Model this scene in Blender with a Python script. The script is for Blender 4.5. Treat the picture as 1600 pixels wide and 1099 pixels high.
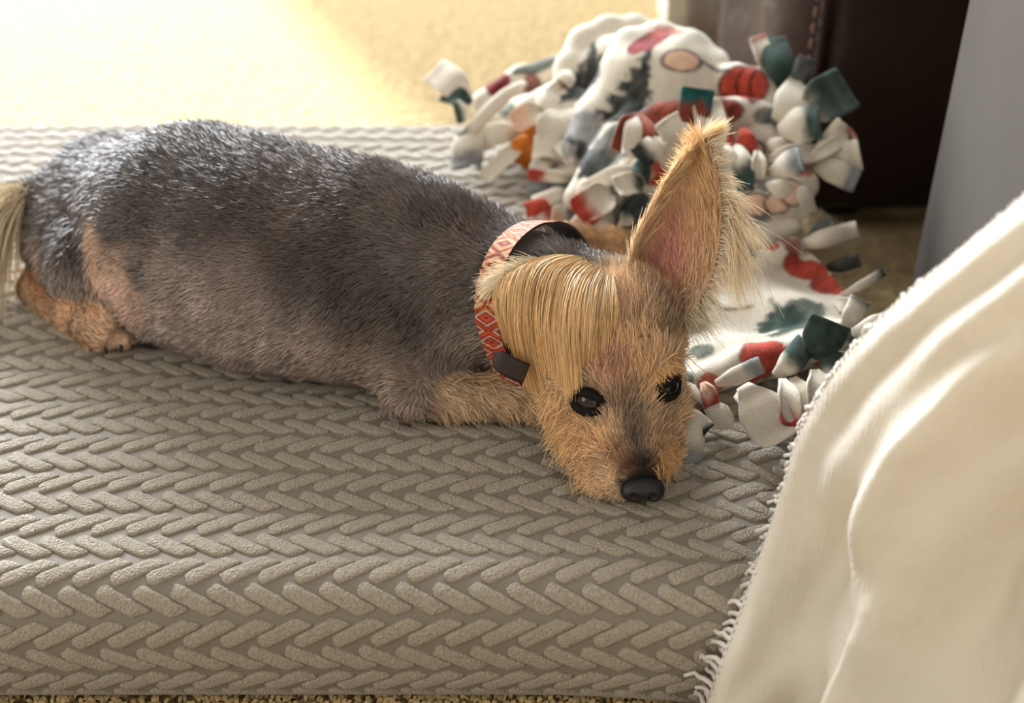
import bpy, math, random
import numpy as np
from mathutils import Matrix, Vector
rng = np.random.default_rng(7); random.seed(7)
scn = bpy.context.scene
for o in list(bpy.data.objects): bpy.data.objects.remove(o)

# ------------------------------------------------------------------ camera
F = 1995.0                       # focal length in pixels of the 1600 x 1099 frame
PH = math.radians(34.0); SN, CS = math.sin(PH), math.cos(PH)
CH = 0.777                       # camera height
cd = bpy.data.cameras.new('camera'); cam = bpy.data.objects.new('camera', cd)
scn.collection.objects.link(cam); scn.camera = cam
cam.location = (0, 0, CH); cam.rotation_euler = (math.pi/2-PH, 0, 0)
cd.sensor_width = 36; cd.sensor_fit = 'HORIZONTAL'; cd.lens = F/1600*36
cd.clip_start = 0.02
cd.dof.use_dof = True; cd.dof.focus_distance = 1.0; cd.dof.aperture_fstop = 3.3

# ------------------------------------------------------------------ light
w = bpy.data.worlds.new('world'); scn.world = w; w.use_nodes = True
bg = w.node_tree.nodes['Background']
bg.inputs[0].default_value = (1.0, 0.95, 0.88, 1); bg.inputs[1].default_value = 0.62
def light(name, kind, loc, energy, color, size=None, aim=None, sy=None):
    d = bpy.data.lights.new(name, kind); o = bpy.data.objects.new(name, d); scn.collection.objects.link(o)
    d.energy = energy; d.color = color; o.location = loc
    if kind == 'AREA':
        d.shape = 'RECTANGLE'; d.size = size; d.size_y = sy
    if aim is not None:
        o.rotation_euler = (Vector(aim)-Vector(loc)).to_track_quat('-Z', 'Y').to_euler()
    return o
# sky light entering by the glass door in the back wall, and the sun through it
light('window_daylight', 'AREA', (-2.1, 3.93, 1.5), 420, (0.88, 0.94, 1.0), 1.75, (-2.1, 0.0, 1.5), 2.7)
sun = light('sun', 'SUN', (-3, 6, 4), 17.0, (1.0, 0.96, 0.90), aim=(-3+0.39*5, 6-0.8*5, 4-0.89*5*math.tan(math.radians(46.8))))
sun.data.angle = math.radians(2.5)
# added lamp before an added, unseen window, for highlights along the dog's back
light('added_back_light', 'AREA', (-.25, 3.90, 1.95), 225, (0.90, 0.95, 1.0), 1.3, (-.25, 0.0, 1.6), 1.8)
# added warm fill lamp, left and behind the camera, with no window there
light('added_side_fill', 'AREA', (-2.6, -0.6, 1.7), 28, (1.0, 0.93, 0.82), 1.6, (0, 0.9, 0.1), 1.4)
scn.view_settings.view_transform = 'Standard'; scn.view_settings.look = 'None'
scn.view_settings.gamma = 1.0; scn.view_settings.use_curve_mapping = False
scn.view_settings.exposure = 0.0

# ------------------------------------------------------------------ helpers
def W(u, v, zc):
    u = np.asarray(u, float); v = np.asarray(v, float); zc = np.asarray(zc, float)
    a = (u-800)/F; b = (v-549.5)/F
    return np.stack([a*zc, zc*(CS-b*SN), CH-zc*(SN+b*CS)], -1)
def ZC(v, z): return (CH-z)/(SN+(v-549.5)/F*CS)
def Wz(u, v, z): return W(u, v, ZC(v, z))
def proj(p):
    p = np.asarray(p, float); x, y, z = p[..., 0], p[..., 1], p[..., 2]-CH
    zc = y*CS-z*SN; d = -y*SN-z*CS
    return 800+F*x/zc, 549.5+F*d/zc, zc
RIGHT = np.array([1., 0, 0]); UP = np.array([0, SN, CS]); TOCAM = np.array([0, -CS, SN])
def nrm(a): return a/np.maximum(np.linalg.norm(a, axis=-1, keepdims=True), 1e-9)
def lin(c):
    c = np.asarray(c, float)/255.
    return np.where(c <= .04045, c/12.92, ((c+.055)/1.055)**2.4)
def sstep(a, b, x):
    t = np.clip((x-a)/(b-a), 0, 1); return t*t*(3-2*t)
_ph = rng.uniform(0, 6.28, (8, 3)); _dr = nrm(rng.normal(size=(8, 3)))
def snoise(p, s, k=0):
    p = np.asarray(p); r = 0
    for i in range(8):
        r = r+np.sin((p@_dr[(i+k) % 8])*s*(0.7+0.17*i)+_ph[i, k % 3]+k)
    return r/8.*1.8
def mesh_obj(name, V, Fc, mat, parent=None, col=None, smooth=True, uv=None):
    m = bpy.data.meshes.new(name)
    V = np.asarray(V, np.float32)
    if isinstance(Fc, np.ndarray):
        n, k = Fc.shape
        m.vertices.add(len(V)); m.vertices.foreach_set('co', V.ravel())
        m.loops.add(n*k); m.loops.foreach_set('vertex_index', Fc.astype(np.int32).ravel())
        m.polygons.add(n); m.polygons.foreach_set('loop_start', np.arange(0, n*k, k, dtype=np.int32))
        m.update(calc_edges=True)
    else:
        m.from_pydata([tuple(map(float, q)) for q in V], [], Fc); m.update()
    m.validate()
    if col is not None and len(m.vertices) == len(V):
        a = m.color_attributes.new('Col', 'FLOAT_COLOR', 'POINT')
        c = np.ones((len(V), 4), np.float32); c[:, :3] = col
        a.data.foreach_set('color', c.ravel())
    if smooth: m.polygons.foreach_set('use_smooth', np.ones(len(m.polygons), bool))
    m.materials.append(mat)
    o = bpy.data.objects.new(name, m); scn.collection.objects.link(o)
    if parent is not None: adopt(o, parent)
    return o
def adopt(o, parent):                             # parent, keeping the child's world coordinates
    o.parent = parent
    o.matrix_parent_inverse = Matrix.Translation(-parent.location)
def empty(name, loc=(0, 0, 0)):
    o = bpy.data.objects.new(name, None); o.empty_display_size = .05; o.location = loc
    scn.collection.objects.link(o); return o
def tag(o, label=None, cat=None, group=None, kind=None):
    if label: o['label'] = label
    if cat: o['category'] = cat
    if group: o['group'] = group
    if kind: o['kind'] = kind
    return o
def quads(nu, nv, closed=False):
    i = np.arange(nu-1)[:, None]; j = np.arange(nv if closed else nv-1)[None]
    j2 = (j+1) % nv
    return np.stack([i*nv+j, (i+1)*nv+j, (i+1)*nv+j2, i*nv+j2], -1).reshape(-1, 4)
def grid_faces(nu, nv): return quads(nu, nv)
def catmull(P, n):
    """resample control rows P (k, ...) to n rows"""
    P = np.asarray(P, float); k = len(P)
    t = np.linspace(0, k-1-1e-9, n); i = t.astype(int); f = (t-i).reshape((-1,)+(1,)*(P.ndim-1))
    g = lambda q: P[np.clip(q, 0, k-1)]
    p0, p1, p2, p3 = g(i-1), g(i), g(i+1), g(i+2)
    return .5*((2*p1)+(-p0+p2)*f+(2*p0-5*p1+4*p2-p3)*f*f+(-p0+3*p1-3*p2+p3)*f**3)
def tube(path, rad, n=8, cap=True):
    path = np.asarray(path, float); k = len(path); rad = np.broadcast_to(rad, (k,))
    t = nrm(np.gradient(path, axis=0)); ref = np.array([.31, .27, .91])
    a = nrm(np.cross(t, ref)); b = np.cross(t, a)
    th = np.linspace(0, 2*math.pi, n, endpoint=False)
    V = path[:, None]+rad[:, None, None]*(a[:, None]*np.cos(th)[None, :, None]+b[:, None]*np.sin(th)[None, :, None])
    V = V.reshape(-1, 3); Fq = quads(k, n, True).tolist()
    if cap: Fq += [list(range(n))[::-1], list(range((k-1)*n, k*n))]
    return V, Fq
def box(x0, x1, y0, y1, z0, z1):
    V = [(x, y, z) for x in (x0, x1) for y in (y0, y1) for z in (z0, z1)]
    return V, [[0, 1, 3, 2], [4, 6, 7, 5], [0, 4, 5, 1], [2, 3, 7, 6], [0, 2, 6, 4], [1, 5, 7, 3]]

# ------------------------------------------------------------------ materials
def mat(name, color=None, rough=.7, attr=False, bump=None, spec=.5, sheen=0, var=None, metal=0, sheenr=.4, trans=0, coat=0):
    m = bpy.data.materials.new(name); m.use_nodes = True
    nt = m.node_tree; b = nt.nodes['Principled BSDF']; L = nt.links.new
    b.inputs['Roughness'].default_value = rough; b.inputs['Specular IOR Level'].default_value = spec
    b.inputs['Metallic'].default_value = metal; b.inputs['Coat Weight'].default_value = coat
    b.inputs['Sheen Weight'].default_value = sheen; b.inputs['Sheen Roughness'].default_value = sheenr
    tc = nt.nodes.new('ShaderNodeTexCoord')
    src = None
    if attr:
        a = nt.nodes.new('ShaderNodeAttribute'); a.attribute_name = 'Col'; src = a.outputs['Color']
    elif color is not None:
        c = lin(color); r = nt.nodes.new('ShaderNodeRGB'); r.outputs[0].default_value = (*c, 1); src = r.outputs[0]
    if var:                                   # (scale, amount): mottled value
        n = nt.nodes.new('ShaderNodeTexNoise'); n.inputs['Scale'].default_value = var[0]; n.inputs['Detail'].default_value = 4
        L(tc.outputs['Object'], n.inputs['Vector'])
        mr = nt.nodes.new('ShaderNodeMapRange'); mr.inputs[1].default_value = .3; mr.inputs[2].default_value = .7
        mr.inputs[3].default_value = 1-var[1]; mr.inputs[4].default_value = 1+var[1]
        L(n.outputs['Fac'], mr.inputs[0])
        mx = nt.nodes.new('ShaderNodeVectorMath'); mx.operation = 'SCALE'
        L(src, mx.inputs[0]); L(mr.outputs[0], mx.inputs['Scale']); src = mx.outputs[0]
    L(src, b.inputs['Base Color'])
    if bump:
        prev = None
        for kind, scale, strength, dist in bump:
            if kind == 'noise':
                n = nt.nodes.new('ShaderNodeTexNoise'); n.inputs['Scale'].default_value = scale; n.inputs['Detail'].default_value = 3; out = n.outputs['Fac']
            elif kind == 'voronoi':
                n = nt.nodes.new('ShaderNodeTexVoronoi'); n.inputs['Scale'].default_value = scale; out = n.outputs['Distance']
            else:
                n = nt.nodes.new('ShaderNodeTexWave'); n.inputs['Scale'].default_value = scale; n.inputs['Distortion'].default_value = 1.5; out = n.outputs['Fac']
            L(tc.outputs['Object'], n.inputs['Vector'])
            bp = nt.nodes.new('ShaderNodeBump'); bp.inputs['Strength'].default_value = strength; bp.inputs['Distance'].default_value = dist
            L(out, bp.inputs['Height'])
            if prev is not None: L(prev, bp.inputs['Normal'])
            prev = bp.outputs['Normal']
        L(prev, b.inputs['Normal'])
    if trans:                                 # thin fabric or hair: light passes through
        t = nt.nodes.new('ShaderNodeBsdfTranslucent'); L(src, t.inputs['Color'])
        ms = nt.nodes.new('ShaderNodeMixShader'); ms.inputs[0].default_value = trans
        out = nt.nodes['Material Output']
        L(b.outputs[0], ms.inputs[1]); L(t.outputs[0], ms.inputs[2]); L(ms.outputs[0], out.inputs['Surface'])
    return m
M_carpet = mat('carpet', (164, 142, 103), .95, var=(60, .16), bump=[('noise', 55, .9, .02), ('noise', 260, .8, .006)], spec=.1)
M_tuft = mat('carpet_tuft', (196, 170, 122), .95, var=(140, .35), spec=.1)
M_wall = mat('wall_paint', (226, 219, 204), .85, bump=[('noise', 300, .1, .001)])
M_trim = mat('trim_paint', (206, 200, 186), .5)
M_bed = mat('bed_fabric', (128, 119, 105), .62, spec=.45, sheen=.25, bump=[('noise', 900, .25, .0006)], var=(700, .06))
M_patch = mat('plush_patch', (163, 152, 133), .68, spec=.4, sheen=.35, bump=[('voronoi', 520, .8, .0016), ('noise', 700, .7, .0012)], var=(420, .16))
M_skin = mat('dog_skin', rough=.7, attr=True, spec=.25, bump=[('noise', 400, .3, .001)])
M_fur = mat('dog_fur', rough=.36, attr=True, spec=.8, trans=.12)
M_longfur = mat('dog_long_hair', rough=.48, attr=True, spec=.35, trans=.20)
M_ear = mat('ear_skin', rough=.6, attr=True, spec=.3, trans=.08)
M_eye = mat('eye', (20, 11, 8), .10, spec=.5)
M_lid = mat('eyelid', (24, 17, 14), .8, spec=.2)
M_nose = mat('nose_leather', (19, 17, 17), .42, spec=.5, bump=[('voronoi', 900, .5, .0006)])
M_claw = mat('claw', (34, 28, 25), .3)
M_pad = mat('paw_pad', (48, 40, 36), .7, bump=[('noise', 500, .4, .001)])
M_fleece = mat('fleece', rough=.95, attr=True, spec=.1, sheen=.25, bump=[('noise', 420, .55, .0015)], var=(160, .05))
M_throw = mat('throw_cotton', (231, 223, 208), .92, spec=.12, sheen=.2, bump=[('wave', 170, .22, .0012), ('noise', 40, .5, .008)], trans=.18)
M_yarn = mat('yarn', (238, 232, 222), .9, spec=.1, bump=[('wave', 300, .6, .0008)], trans=.1)
M_sofa = mat('grey_velvet', (72, 65, 59), .9, sheen=.05, spec=.2, bump=[('noise', 700, .25, .0006)], var=(14, .05))
M_leather = mat('brown_leather', (44, 28, 22), .5, spec=.22, bump=[('voronoi', 260, .12, .0008), ('noise', 14, .35, .02)], var=(9, .12))
M_stitch = mat('stitch', (132, 98, 78), .6)
M_collar = mat('collar_weave', rough=.65, attr=True, spec=.3, bump=[('noise', 900, .5, .0008)])
M_cleather = mat('collar_leather', (40, 27, 23), .55, bump=[('noise', 300, .3, .0006)])
M_glass = None

# ------------------------------------------------------------------ setting
tag(mesh_obj('floor', *box(-5, 4, -1.5, 4, -.05, 0), M_carpet, smooth=False), kind='structure',
    label='beige looped carpet, sunlit beyond the dog bed')
def wall(name, x0, x1, y0, y1, z0, z1):
    return tag(mesh_obj(name, *box(x0, x1, y0, y1, z0, z1), M_wall, smooth=False), kind='structure')
# back wall with a wide glass-door opening x -3.0..-0.9
wb = empty('wall_back'); tag(wb, kind='structure')
for a in ((-5, -3.0, 4, 4.12, 0, 4.8), (-1.2, 4, 4, 4.12, 0, 4.8), (-3.0, -1.2, 4, 4.12, 2.92, 4.8)):
    mesh_obj('wall_panel', *box(*a), M_wall, wb, smooth=False)
wd = empty('window_1'); tag(wd, kind='structure', label='white framed glass door in the back wall')
for a in ((-3.0, -2.94, 4.02, 4.08, 0, 2.92), (-1.26, -1.2, 4.02, 4.08, 0, 2.92), (-2.94, -1.26, 4.02, 4.08, 2.86, 2.92), (-2.13, -2.09, 4.02, 4.08, 0, 2.86)):
    mesh_obj('frame', *box(*a), M_trim, wd, smooth=False)
w2 = empty('added_window'); tag(w2, kind='structure', label='added unseen window with its shade drawn, for highlights on the dog')  # unseen window added to go with the back highlight lamp
for a in ((-.98, -.92, 3.96, 4.0, .98, 2.92), (.42, .48, 3.96, 4.0, .98, 2.92), (-.92, .42, 3.96, 4.0, 2.86, 2.92), (-.92, .42, 3.96, 4.0, .98, 1.04)):
    mesh_obj('frame', *box(*a), M_trim, w2, smooth=False)
mesh_obj('shade', *box(-.92, .42, 3.975, 3.99, 1.04, 2.86), M_trim, w2, smooth=False)  # drawn shade of the added window, behind its lamp
# end of a wall with a pale casing, just past the leather recliner
we = wall('wall_right', .30, 4, 2.15, 2.27, 0, 2.5)
tag(mesh_obj('trim_1', *box(.265, .30, 2.14, 2.28, 0, 2.5), M_trim, smooth=False), kind='structure')

# ------------------------------------------------------------------ dog bed
ZT = .12; BX1, BX0 = .165, -.80; BY1 = 1.46
def crown_y(s): return .703-.010*sstep(.02, .20, s)
def edge_x(t): return BX1+.22*np.clip(t-.70, -.1, .45)
A, H = .050, ZT
_th = np.linspace(0, math.pi*.97, 400)                     # side profile: superellipse from crown to underside
_n = 2.0/2.6
_o = A*np.abs(np.sin(_th))**_n; _h = H/2*(1-np.sign(np.cos(_th))*np.abs(np.cos(_th))**_n)
_d = np.r_[0, np.cumsum(np.hypot(np.diff(_o), np.diff(_h)))]
DMAX = _d[-1]
def prof(d): return np.interp(d, _d, _o), np.interp(d, _d, _h)
DIPS = []                                                  # (x, y, radius, depth): pressed in under the dog
def bed(s, t, lift=0.0):
    s = np.asarray(s, float); t = np.asarray(t, float)
    cy = crown_y(s); ex = edge_x(t)
    dy = np.where(t < cy, cy-t, np.where(t > BY1, t-BY1, 0)); sy = np.where(t < cy, -1., 1.)
    dx = np.where(s > ex, s-ex, np.where(s < BX0, BX0-s, 0)); sx = np.where(s > ex, 1., -1.)
    d = np.minimum(np.hypot(dx, dy), DMAX); dd = np.maximum(np.hypot(dx, dy), 1e-9)
    o, h = prof(d)
    x = np.clip(s, BX0, ex)+sx*o*dx/dd; y = np.clip(t, cy, BY1)+sy*o*dy/dd
    z = ZT-h
    top = 1-h/ZT
    z = z+top*(.0022*np.sin(s*9+t*4)+.0016*np.sin(t*21-s*6+1)-.009*sstep(.05, .25, s)*sstep(.95, .70, t))
    for (cx, cyy, r, dep) in DIPS:
        z = z-top*dep*np.exp(-((s-cx)**2+(t-cyy)**2)/(r*r))
    return np.stack([x, y, z], -1)
def bed_n(s, t):
    e = 1e-3
    a = bed(s+e, t)-bed(s-e, t); b = bed(s, t+e)-bed(s, t-e)
    return nrm(np.cross(a, b))

# ------------------------------------------------------------------ implicit surfaces
class Field:
    def __init__(self, lo, hi, h):
        self.lo = np.array(lo, float); self.h = h
        self.n = np.ceil((np.array(hi)-self.lo)/h).astype(int)+1
        self.v = np.full(self.n, 1.0, np.float32)
        self.ax = [self.lo[i]+h*np.arange(self.n[i]) for i in range(3)]
        self.ids = []; self.prims = []
    def sub(self, lo, hi):
        a = np.clip(np.floor((np.asarray(lo)-self.lo)/self.h).astype(int), 0, self.n-1)
        b = np.clip(np.ceil((np.asarray(hi)-self.lo)/self.h).astype(int)+1, 1, self.n)
        sl = tuple(slice(a[i], b[i]) for i in range(3))
        G = np.meshgrid(*[self.ax[i][sl[i]] for i in range(3)], indexing='ij')
        return sl, np.stack(G, -1)
    def smin(self, sl, d, k):
        a = self.v[sl]
        if k <= 1e-6: self.v[sl] = np.minimum(a, d); return
        h = np.maximum(k-np.abs(a-d), 0)/k
        self.v[sl] = np.minimum(a, d)-h*h*k*.25
    def cone(self, p, q, r1, r2, k=.012, sq=None):
        p = np.array(p, float); q = np.array(q, float); m = max(r1, r2)+k+2*self.h
        sl, G = self.sub(np.minimum(p, q)-m, np.maximum(p, q)+m)
        if G.size == 0: return
        d = self.dcone(G, p, q, r1, r2); self.smin(sl, d.astype(np.float32), k)
        self.prims.append((p, q, r1, r2))
    @staticmethod
    def dcone(G, p, q, r1, r2):
        ab = q-p; L2 = max(ab@ab, 1e-12)
        t = np.clip(((G-p)@ab)/L2, 0, 1)
        return np.linalg.norm(G-p-t[..., None]*ab, axis=-1)-(r1+(r2-r1)*t)
    def ell(self, c, r, R=None, k=.012):
        c = np.array(c, float); r = np.array(r, float); m = r.max()+k+2*self.h
        sl, G = self.sub(c-m, c+m)
        if G.size == 0: return
        X = G-c
        if R is not None: X = X@np.asarray(R).T
        k0 = np.linalg.norm(X/r, axis=-1); k1 = np.linalg.norm(X/(r*r), axis=-1)
        d = k0*(k0-1)/np.maximum(k1, 1e-9)
        self.smin(sl, d.astype(np.float32), k)
    def cut(self, c, r, k=.006):
        c = np.array(c, float); m = r+k+2*self.h
        sl, G = self.sub(c-m, c+m)
        d = r-np.linalg.norm(G-c, axis=-1); a = self.v[sl]
        h = np.maximum(k-np.abs(a-d), 0)/k
        self.v[sl] = np.maximum(a, d)+h*h*k*.25
    def floor(self, z, k=.006):
        d = (z-self.ax[2])[None, None].astype(np.float32); a = self.v
        h = np.maximum(k-np.abs(a-d), 0)/k
        self.v = np.maximum(a, d)+h*h*k*.25
    def add(self, fn):
        G = np.stack(np.meshgrid(*self.ax, indexing='ij'), -1)
        self.v = self.v+fn(G.reshape(-1, 3)).reshape(self.v.shape).astype(np.float32)
    def mesh(self):
        v = self.v; s = v < 0; nx, ny, nz = v.shape
        c = np.zeros((nx-1, ny-1, nz-1), np.int8)
        for i in (0, 1):
            for j in (0, 1):
                for k in (0, 1): c += s[i:nx-1+i, j:ny-1+j, k:nz-1+k]
        act = (c > 0) & (c < 8); I = np.argwhere(act)
        idx = np.full(act.shape, -1, np.int64); idx[act] = np.arange(len(I))
        P = np.zeros((len(I), 3)); N = np.zeros(len(I))
        cs = [(i, j, k) for i in (0, 1) for j in (0, 1) for k in (0, 1)]
        for a in cs:
            for ax in range(3):
                if a[ax]: continue
                b = list(a); b[ax] = 1
                va = v[I[:, 0]+a[0], I[:, 1]+a[1], I[:, 2]+a[2]]; vb = v[I[:, 0]+b[0], I[:, 1]+b[1], I[:, 2]+b[2]]
                cr = (va < 0) != (vb < 0); t = np.where(cr, va/np.where(cr, va-vb, 1), 0)
                q = np.tile(np.array(a, float), (len(I), 1)); q[:, ax] += t
                P += q*cr[:, None]; N += cr
        V = self.lo+self.h*(I+P/N[:, None])
        Fq = []
        for ax in range(3):
            o1, o2 = (ax+1) % 3, (ax+2) % 3
            sl = [slice(None)]*3; sl[ax] = slice(0, -1); s0 = s[tuple(sl)]
            sl[ax] = slice(1, None); s1 = s[tuple(sl)]
            E = np.argwhere(s0 != s1)
            E = E[(E[:, o1] > 0) & (E[:, o2] > 0) & (E[:, o1] < v.shape[o1]-1) & (E[:, o2] < v.shape[o2]-1)]
            ins = s0[E[:, 0], E[:, 1], E[:, 2]]
            def cell(d1, d2):
                q = E.copy(); q[:, o1] += d1; q[:, o2] += d2; return idx[q[:, 0], q[:, 1], q[:, 2]]
            f = np.stack([cell(-1, -1), cell(0, -1), cell(0, 0), cell(-1, 0)], -1)
            f[~ins] = f[~ins][:, ::-1]; Fq.append(f)
        Fq = np.concatenate(Fq); Fq = Fq[(Fq >= 0).all(1)]
        return V, Fq
def vnormals(V, Fq):
    n = np.cross(V[Fq[:, 2]]-V[Fq[:, 0]], V[Fq[:, 3]]-V[Fq[:, 1]])
    N = np.zeros_like(V)
    for k in range(4): np.add.at(N, Fq[:, k], n)
    return nrm(N)
class Hit:
    """nearest surface point seen from the camera station at a pixel: used to take distances from the surface something sits on"""
    def __init__(self, V, N): self.V, self.N = V, N; self.u, self.v, self.z = proj(V)
    def __call__(self, u, v, r=5):
        for rr in (r, 2*r, 5*r, 12*r):
            m = np.flatnonzero((self.u-u)**2+(self.v-v)**2 < rr*rr)
            if len(m):
                i = m[np.argmin(self.z[m])]; return W(u, v, self.z[i]), self.N[i]
        return W(u, v, 1.1), np.array([0, 0, 1.])

# ------------------------------------------------------------------ dog: one continuous body
def rest(u, v, rp, zb=.112, c=.86):                       # depth of a round form that rests on the bed
    return (CH-zb)/((SN+(v-549.5)/F*CS)+c*rp/F)
def node(u, v, rp, z=None, c=.86):
    zc = rest(u, v, rp, c=c) if z is None else ZC(v, z)
    return W(u, v, zc), rp*zc/F
f = Field((-.50, .70, .098), (.22, 1.42, .40), .0030)
T = [node(184, 326, 114), node(316, 373, 167), node(420, 404, 171), node(560, 428, 166), node(668, 450, 150), node(728, 458, 119)]
for a, b in zip(T[:-1], T[1:]): f.cone(a[0], b[0], a[1], b[1], .03)
NK = node(822, 470, 97, .198); SK = node(948, 520, 106, .196)
f.cone(T[5][0], NK[0], T[5][1], NK[1], .03); f.cone(NK[0], SK[0], NK[1], SK[1]*.93, .03)
f.ell(SK[0], np.array([1.06, 1.0, .94])*SK[1], k=.015)
FA = node(957, 598, 95, .178); MB = node(966, 662, 70, .157); MT = node(993, 718, 44, .146)
f.cone(SK[0], FA[0], SK[1]*.9, FA[1], .014); f.cone(FA[0], MB[0], FA[1]*.86, MB[1], .012); f.cone(MB[0], MT[0], MB[1], MT[1], .01)
for (u, v, rp, z) in ((893, 640, 42, .160), (1040, 640, 30, .160), (925, 700, 40, .142), (1030, 705, 30, .142), (905, 590, 36, .190), (1022, 570, 30, .205)):
    c, r = node(u, v, rp, z); f.ell(c, (r, r, r), k=.018)
f.ell(*[(lambda c, r: (c, (r*1.2, r*1.4, r*.8)))(*node(958, 738, 38, .130))][0], k=.012)    # chin on the bed
# near foreleg folded forward under the chin
SH = node(656, 545, 86, c=.9); EL = node(642, 610, 42, .150)
f.cone(T[4][0], SH[0], T[4][1]*.7, SH[1], .02); f.cone(SH[0], EL[0], SH[1]*.8, EL[1], .02)
FL = [node(642, 618, 38, .140), node(700, 618, 34, .139), node(790, 618, 33, .139), node(850, 626, 33, .136), node(900, 640, 34, .134)]
for a, b in zip(FL[:-1], FL[1:]): f.cone(a[0], b[0], a[1], b[1], .008)
# far foreleg stretched out behind the neck
FF = [(W(790, 400, 1.20), .03), (W(890, 388, 1.275), .021), (W(960, 386, 1.29), .0165), (W(1020, 390, 1.29), .0165)]
for a, b in zip(FF[:-1], FF[1:]): f.cone(a[0], b[0], a[1], b[1], .01)
# near hind leg
TH = node(128, 372, 84, c=.95); TH2 = node(140, 418, 56, .176); KN = node(194, 474, 32, .152); HK = node(54, 452, 21, .135)
f.cone(T[0][0], TH[0], T[0][1]*.9, TH[1], .02); f.cone(TH[0], TH2[0], TH[1], TH2[1], .02); f.cone(TH2[0], KN[0], TH2[1], KN[1], .018)
f.cone(TH2[0], HK[0], TH2[1]*.7, HK[1], .02)
MTt = node(112, 490, 25, .134); PW = node(154, 512, 34, .137)
f.cone(HK[0], MTt[0], HK[1], MTt[1], .006); f.cone(MTt[0], PW[0], MTt[1], PW[1], .006)
TOES = [node(142, 527, 17, .129), node(166, 533, 17, .129), node(190, 530, 17, .129), node(210, 521, 15, .129)]
hc, hr = node(212, 520, 30, .126); f.cut(hc, hr*1.3, .016)
f.cone(HK[0], MTt[0], HK[1], MTt[1], .006); f.cone(MTt[0], PW[0], MTt[1], PW[1], .006)
for c, r in TOES: f.cone(PW[0], c, PW[1]*.6, r, .002)
FP = [node(205, 498, 15, .140), node(232, 516, 12, .130)]
f.cone(FP[0][0], FP[1][0], FP[0][1], FP[1][1], .004)
# tail root
f.cone(T[0][0]+np.array([-.05, .0, .02]), W(40, 305, 1.24), .02, .011, .02); f.cone(W(40, 305, 1.24), W(8, 335, 1.23), .011, .008, .01)
EYE_U = ((918, 628), (1044, 604))
BODY_ZB = .112
f.floor(BODY_ZB, .010)
DV, DF = f.mesh(); DN = vnormals(DV, DF); dhit = Hit(DV, DN)
for c, rr, de in [(T[1][0], .10, .008), (T[2][0], .11, .010), (T[3][0], .11, .010), (T[4][0], .10, .008), (MB[0], .06, .004), (FL[2][0], .05, .002)]:
    DIPS.append((c[0], c[1], rr, de))

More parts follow.
